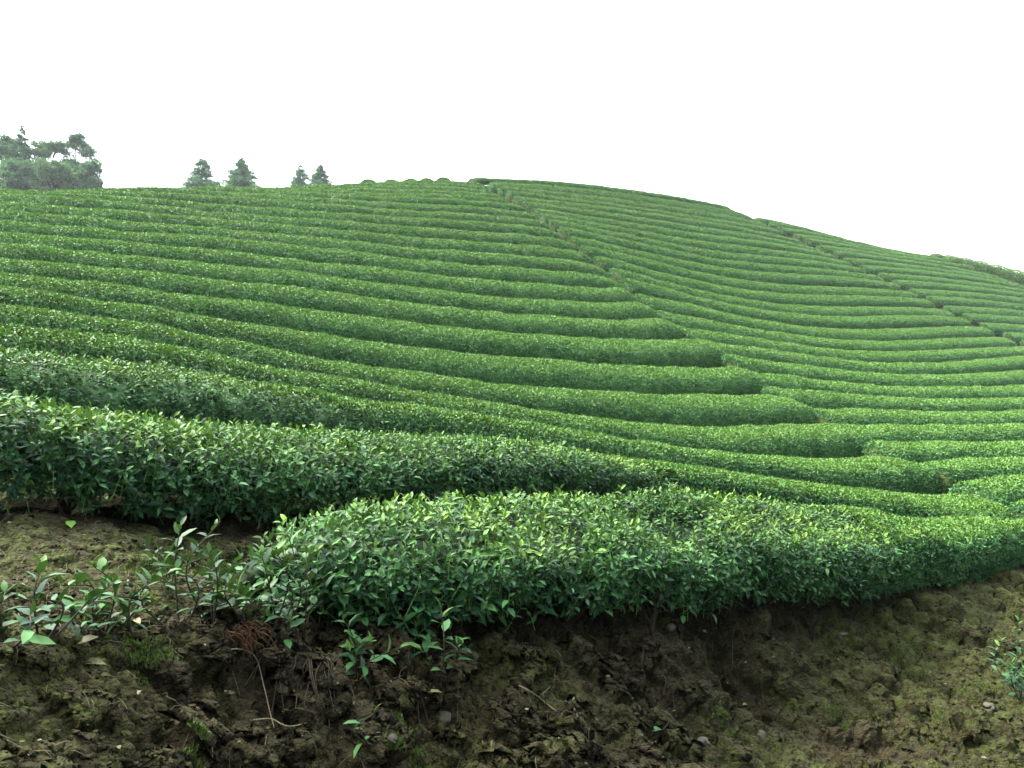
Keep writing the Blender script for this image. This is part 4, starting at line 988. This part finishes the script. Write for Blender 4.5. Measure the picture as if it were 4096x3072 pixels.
# fallen leaves one can point at
def flat_leaf(lab, u, v, l, mat, tilt=.3, grp='fallen leaves on the soil', ang=None):
    c = at(u, v) + [0, 0, .012]
    a = rng.uniform(0, 6.28) if ang is None else ang
    D = unit(np.array([[math.cos(a), math.sin(a), rng.uniform(-.1, .3)]])); Nn = unit(UP[None] + [[0, -tilt, 0]] + .2 * rand_dir(1))
    V, fs, r_, y_ = leaves_full(c[None] - D * l * .5, D, Nn, np.array([l]), np.array([l * .5]), np.array([.6]), np.array([.5]))
    tag(MB().add(V, *fs, rnd=r_, young=y_).build('fallen_leaf', mat, smooth=True), lab, 'fallen leaf', grp)
flat_leaf('pale yellow fallen leaf at the foot of the diagonal-stemmed seedling', 340, 2582, .06, M_DRY, ang=.2)
flat_leaf('cream fallen leaf below the diagonal-stemmed seedling', 550, 2502, .04, M_DRY)
flat_leaf('dull green fallen leaf on the left lower soil', 372, 2668, .055, M_DRY)
flat_leaf('pale green fallen leaf lying on the soil between the two nearest hedges', 282, 2110, .075, M_TEA, ang=2.2)
flat_leaf('small green leaf upright on the shaded bank right of centre', 2822, 2532, .045, M_TEA, .8)
flat_leaf('pale green leaf lying on soil beside the small hollow', 2982, 2825, .04, M_TEA, ang=.4)
flat_leaf('narrow yellow-green leaf on the mossy slope at the right', 3375, 2542, .07, M_DRY, ang=.1)
flat_leaf('tiny white-green leaf in the lower right corner soil', 3935, 3040, .03, M_DRY)
flat_leaf('broad brown-grey fallen leaf on the soil below the right sprout', 1742, 2780, .05, M_DRY, ang=.3)

# stuff nobody could count
def scatter_px(n, u0, u1, v0, v1):
    out_ = []
    u = rng.uniform(u0, u1, n); v = rng.uniform(v0, v1, n)
    Y = np.arange(1., 9., .03)
    for i in range(0, n, 400):
        uu, vv = u[i:i + 400], v[i:i + 400]
        X = (uu[:, None] - CX) / F * Y; Z = (YH - vv[:, None]) / F * Y; YY = np.broadcast_to(Y, X.shape)
        hit = Z < hbase(X.ravel(), YY.ravel()).reshape(X.shape)
        k = hit.argmax(1); ok = hit.any(1); ii = np.arange(len(uu))
        out_.append(np.stack([X[ii, k], YY[ii, k]], 1)[ok])
    p = np.concatenate(out_)
    return p[:, 0], p[:, 1], zsoil(p[:, 0], p[:, 1])
def stuff(o): return tag(o, kind='stuff')
mb = MB()
x, y, z = (np.concatenate(q) for q in zip(scatter_px(5200, -300, 4400, 2450, 3250), scatter_px(2600, 2600, 4400, 2320, 2900), scatter_px(1200, -300, 1000, 2080, 2500)))
base_l = [lump(np.zeros(3), 1, .8, .7, s * 3.7, 1, .8) for s in range(12)]
for i in range(len(x)):
    V, Fc = base_l[i % 12]; r = (.0025 + .010 * rng.random() ** 4) * (math.hypot(x[i], y[i]) / 2.5) ** .6; a = rng.uniform(0, 6.28); ca, sa = math.cos(a), math.sin(a)
    V = np.stack([V[:, 0] * ca - V[:, 1] * sa, V[:, 0] * sa + V[:, 1] * ca, V[:, 2]], 1) * r
    mb.add(V + [x[i], y[i], z[i] + r * .3], Fc, moss=np.full(len(V), .3 * rng.random()))
stuff(mb.build('soil_crumbs', M_SOIL))
mb = MB()
for n, box in ((500, (-300, 1000, 2080, 2520)), (380, (-200, 4300, 2450, 3150)), (200, (2700, 4300, 2350, 2800))):
    x, y, z = scatter_px(n, *box)
    for i in range(len(x)):
        a = rng.uniform(0, 6.28); l = rng.uniform(.012, .06) ; d = np.array([math.cos(a), math.sin(a), rng.uniform(-.15, .25)]) * l
        p0 = np.array([x[i], y[i], z[i] + .006]); z1 = zsoil(p0[0] + d[0], p0[1] + d[1])[0]
        p1 = np.array([p0[0] + d[0], p0[1] + d[1], z1 + .008 + max(0, d[2]) * .3]); pm = (p0 + p1) / 2 + [rng.normal(0, .004), rng.normal(0, .004), .006]
        mb.add(*tube([p0, pm, p1], [.0009, .0008, .0005], 4))
stuff(mb.build('straw_litter', M_STRAW))
mb = MB()
for n, box in ((170, (-200, 4300, 2500, 3150)), (150, (2600, 4300, 2380, 2750)), (90, (-300, 1000, 2100, 2500))):
    x, y, z = scatter_px(n, *box); m = len(x)
    D = unit(np.stack([rng.normal(size=m), rng.normal(size=m), rng.uniform(-.3, .5, m)], 1)); Nn = unit(UP + .9 * rand_dir(m))
    l = rng.uniform(.008, .024, m)
    V, fs, r_, y_ = leaves_full(np.stack([x, y, z + .006], 1), D, Nn, l, l * .45, rng.uniform(.3, 1, m), rng.uniform(.0, .8, m))
    mb.add(V, *fs, rnd=r_, young=y_)
stuff(mb.build('leaf_litter', M_DRY, smooth=True))
mb = MB()
spots = [(1640, 3030, 60), (3560, 2600, 70), (3350, 2890, 40), (3730, 2880, 45), (790, 3045, 40), (1580, 3010, 40), (2660, 2480, 40), (600, 2300, 70), (3900, 2750, 60), (3480, 2480, 70), (4000, 2620, 60), (650, 2620, 50), (560, 2640, 60), (3300, 2600, 40), (2900, 2890, 40), (3650, 2560, 60), (3850, 2450, 80)]
for u, v, w in spots:
    n = int(w * 9); uu = u + rng.normal(0, w * .45, n); vv = v + rng.normal(0, w * .22, n)
    c = at(u, v); s_ = c[1] / F
    xx = c[0] + rng.normal(0, w * .5 * s_, n); yy = c[1] + rng.normal(0, w * .55 * s_, n); zz = zsoil(xx, yy)
    h = rng.uniform(.006, .020, n); D = unit(UP + .7 * rand_dir(n)); 
    V, fs, r_, y_ = leaves_quad(np.stack([xx, yy, zz - .002], 1), D, rand_dir(n), h, h * .35, rng.uniform(0, 1, n), np.zeros(n))
    mb.add(V, *fs)
stuff(mb.build('moss', M_MOSS))

# ------------------------------------------------------------------ air
m, t = new_mat('haze')
vol = N(t, 'ShaderNodeVolumePrincipled', {'Color': (.90, .97, 1.0, 1), 'Density': .0003, 'Anisotropy': .3})
N(t, 'ShaderNodeOutputMaterial', {'Volume': vol.outputs[0]})
HAZE = True
if HAZE:
    x0, x1, y0, y1, z0, z1 = -1000, 1000, -1000, 1000, -80, 34
    V = np.array([[x, y, z] for z in (z0, z1) for y in (y0, y1) for x in (x0, x1)], float)
    Q = np.array([[0, 2, 3, 1], [4, 5, 7, 6], [0, 1, 5, 4], [2, 6, 7, 3], [0, 4, 6, 2], [1, 3, 7, 5]])
    tag(mesh_obj('haze', V, [Q], m), kind='stuff')
print('done', round(time.time() - T0, 1))
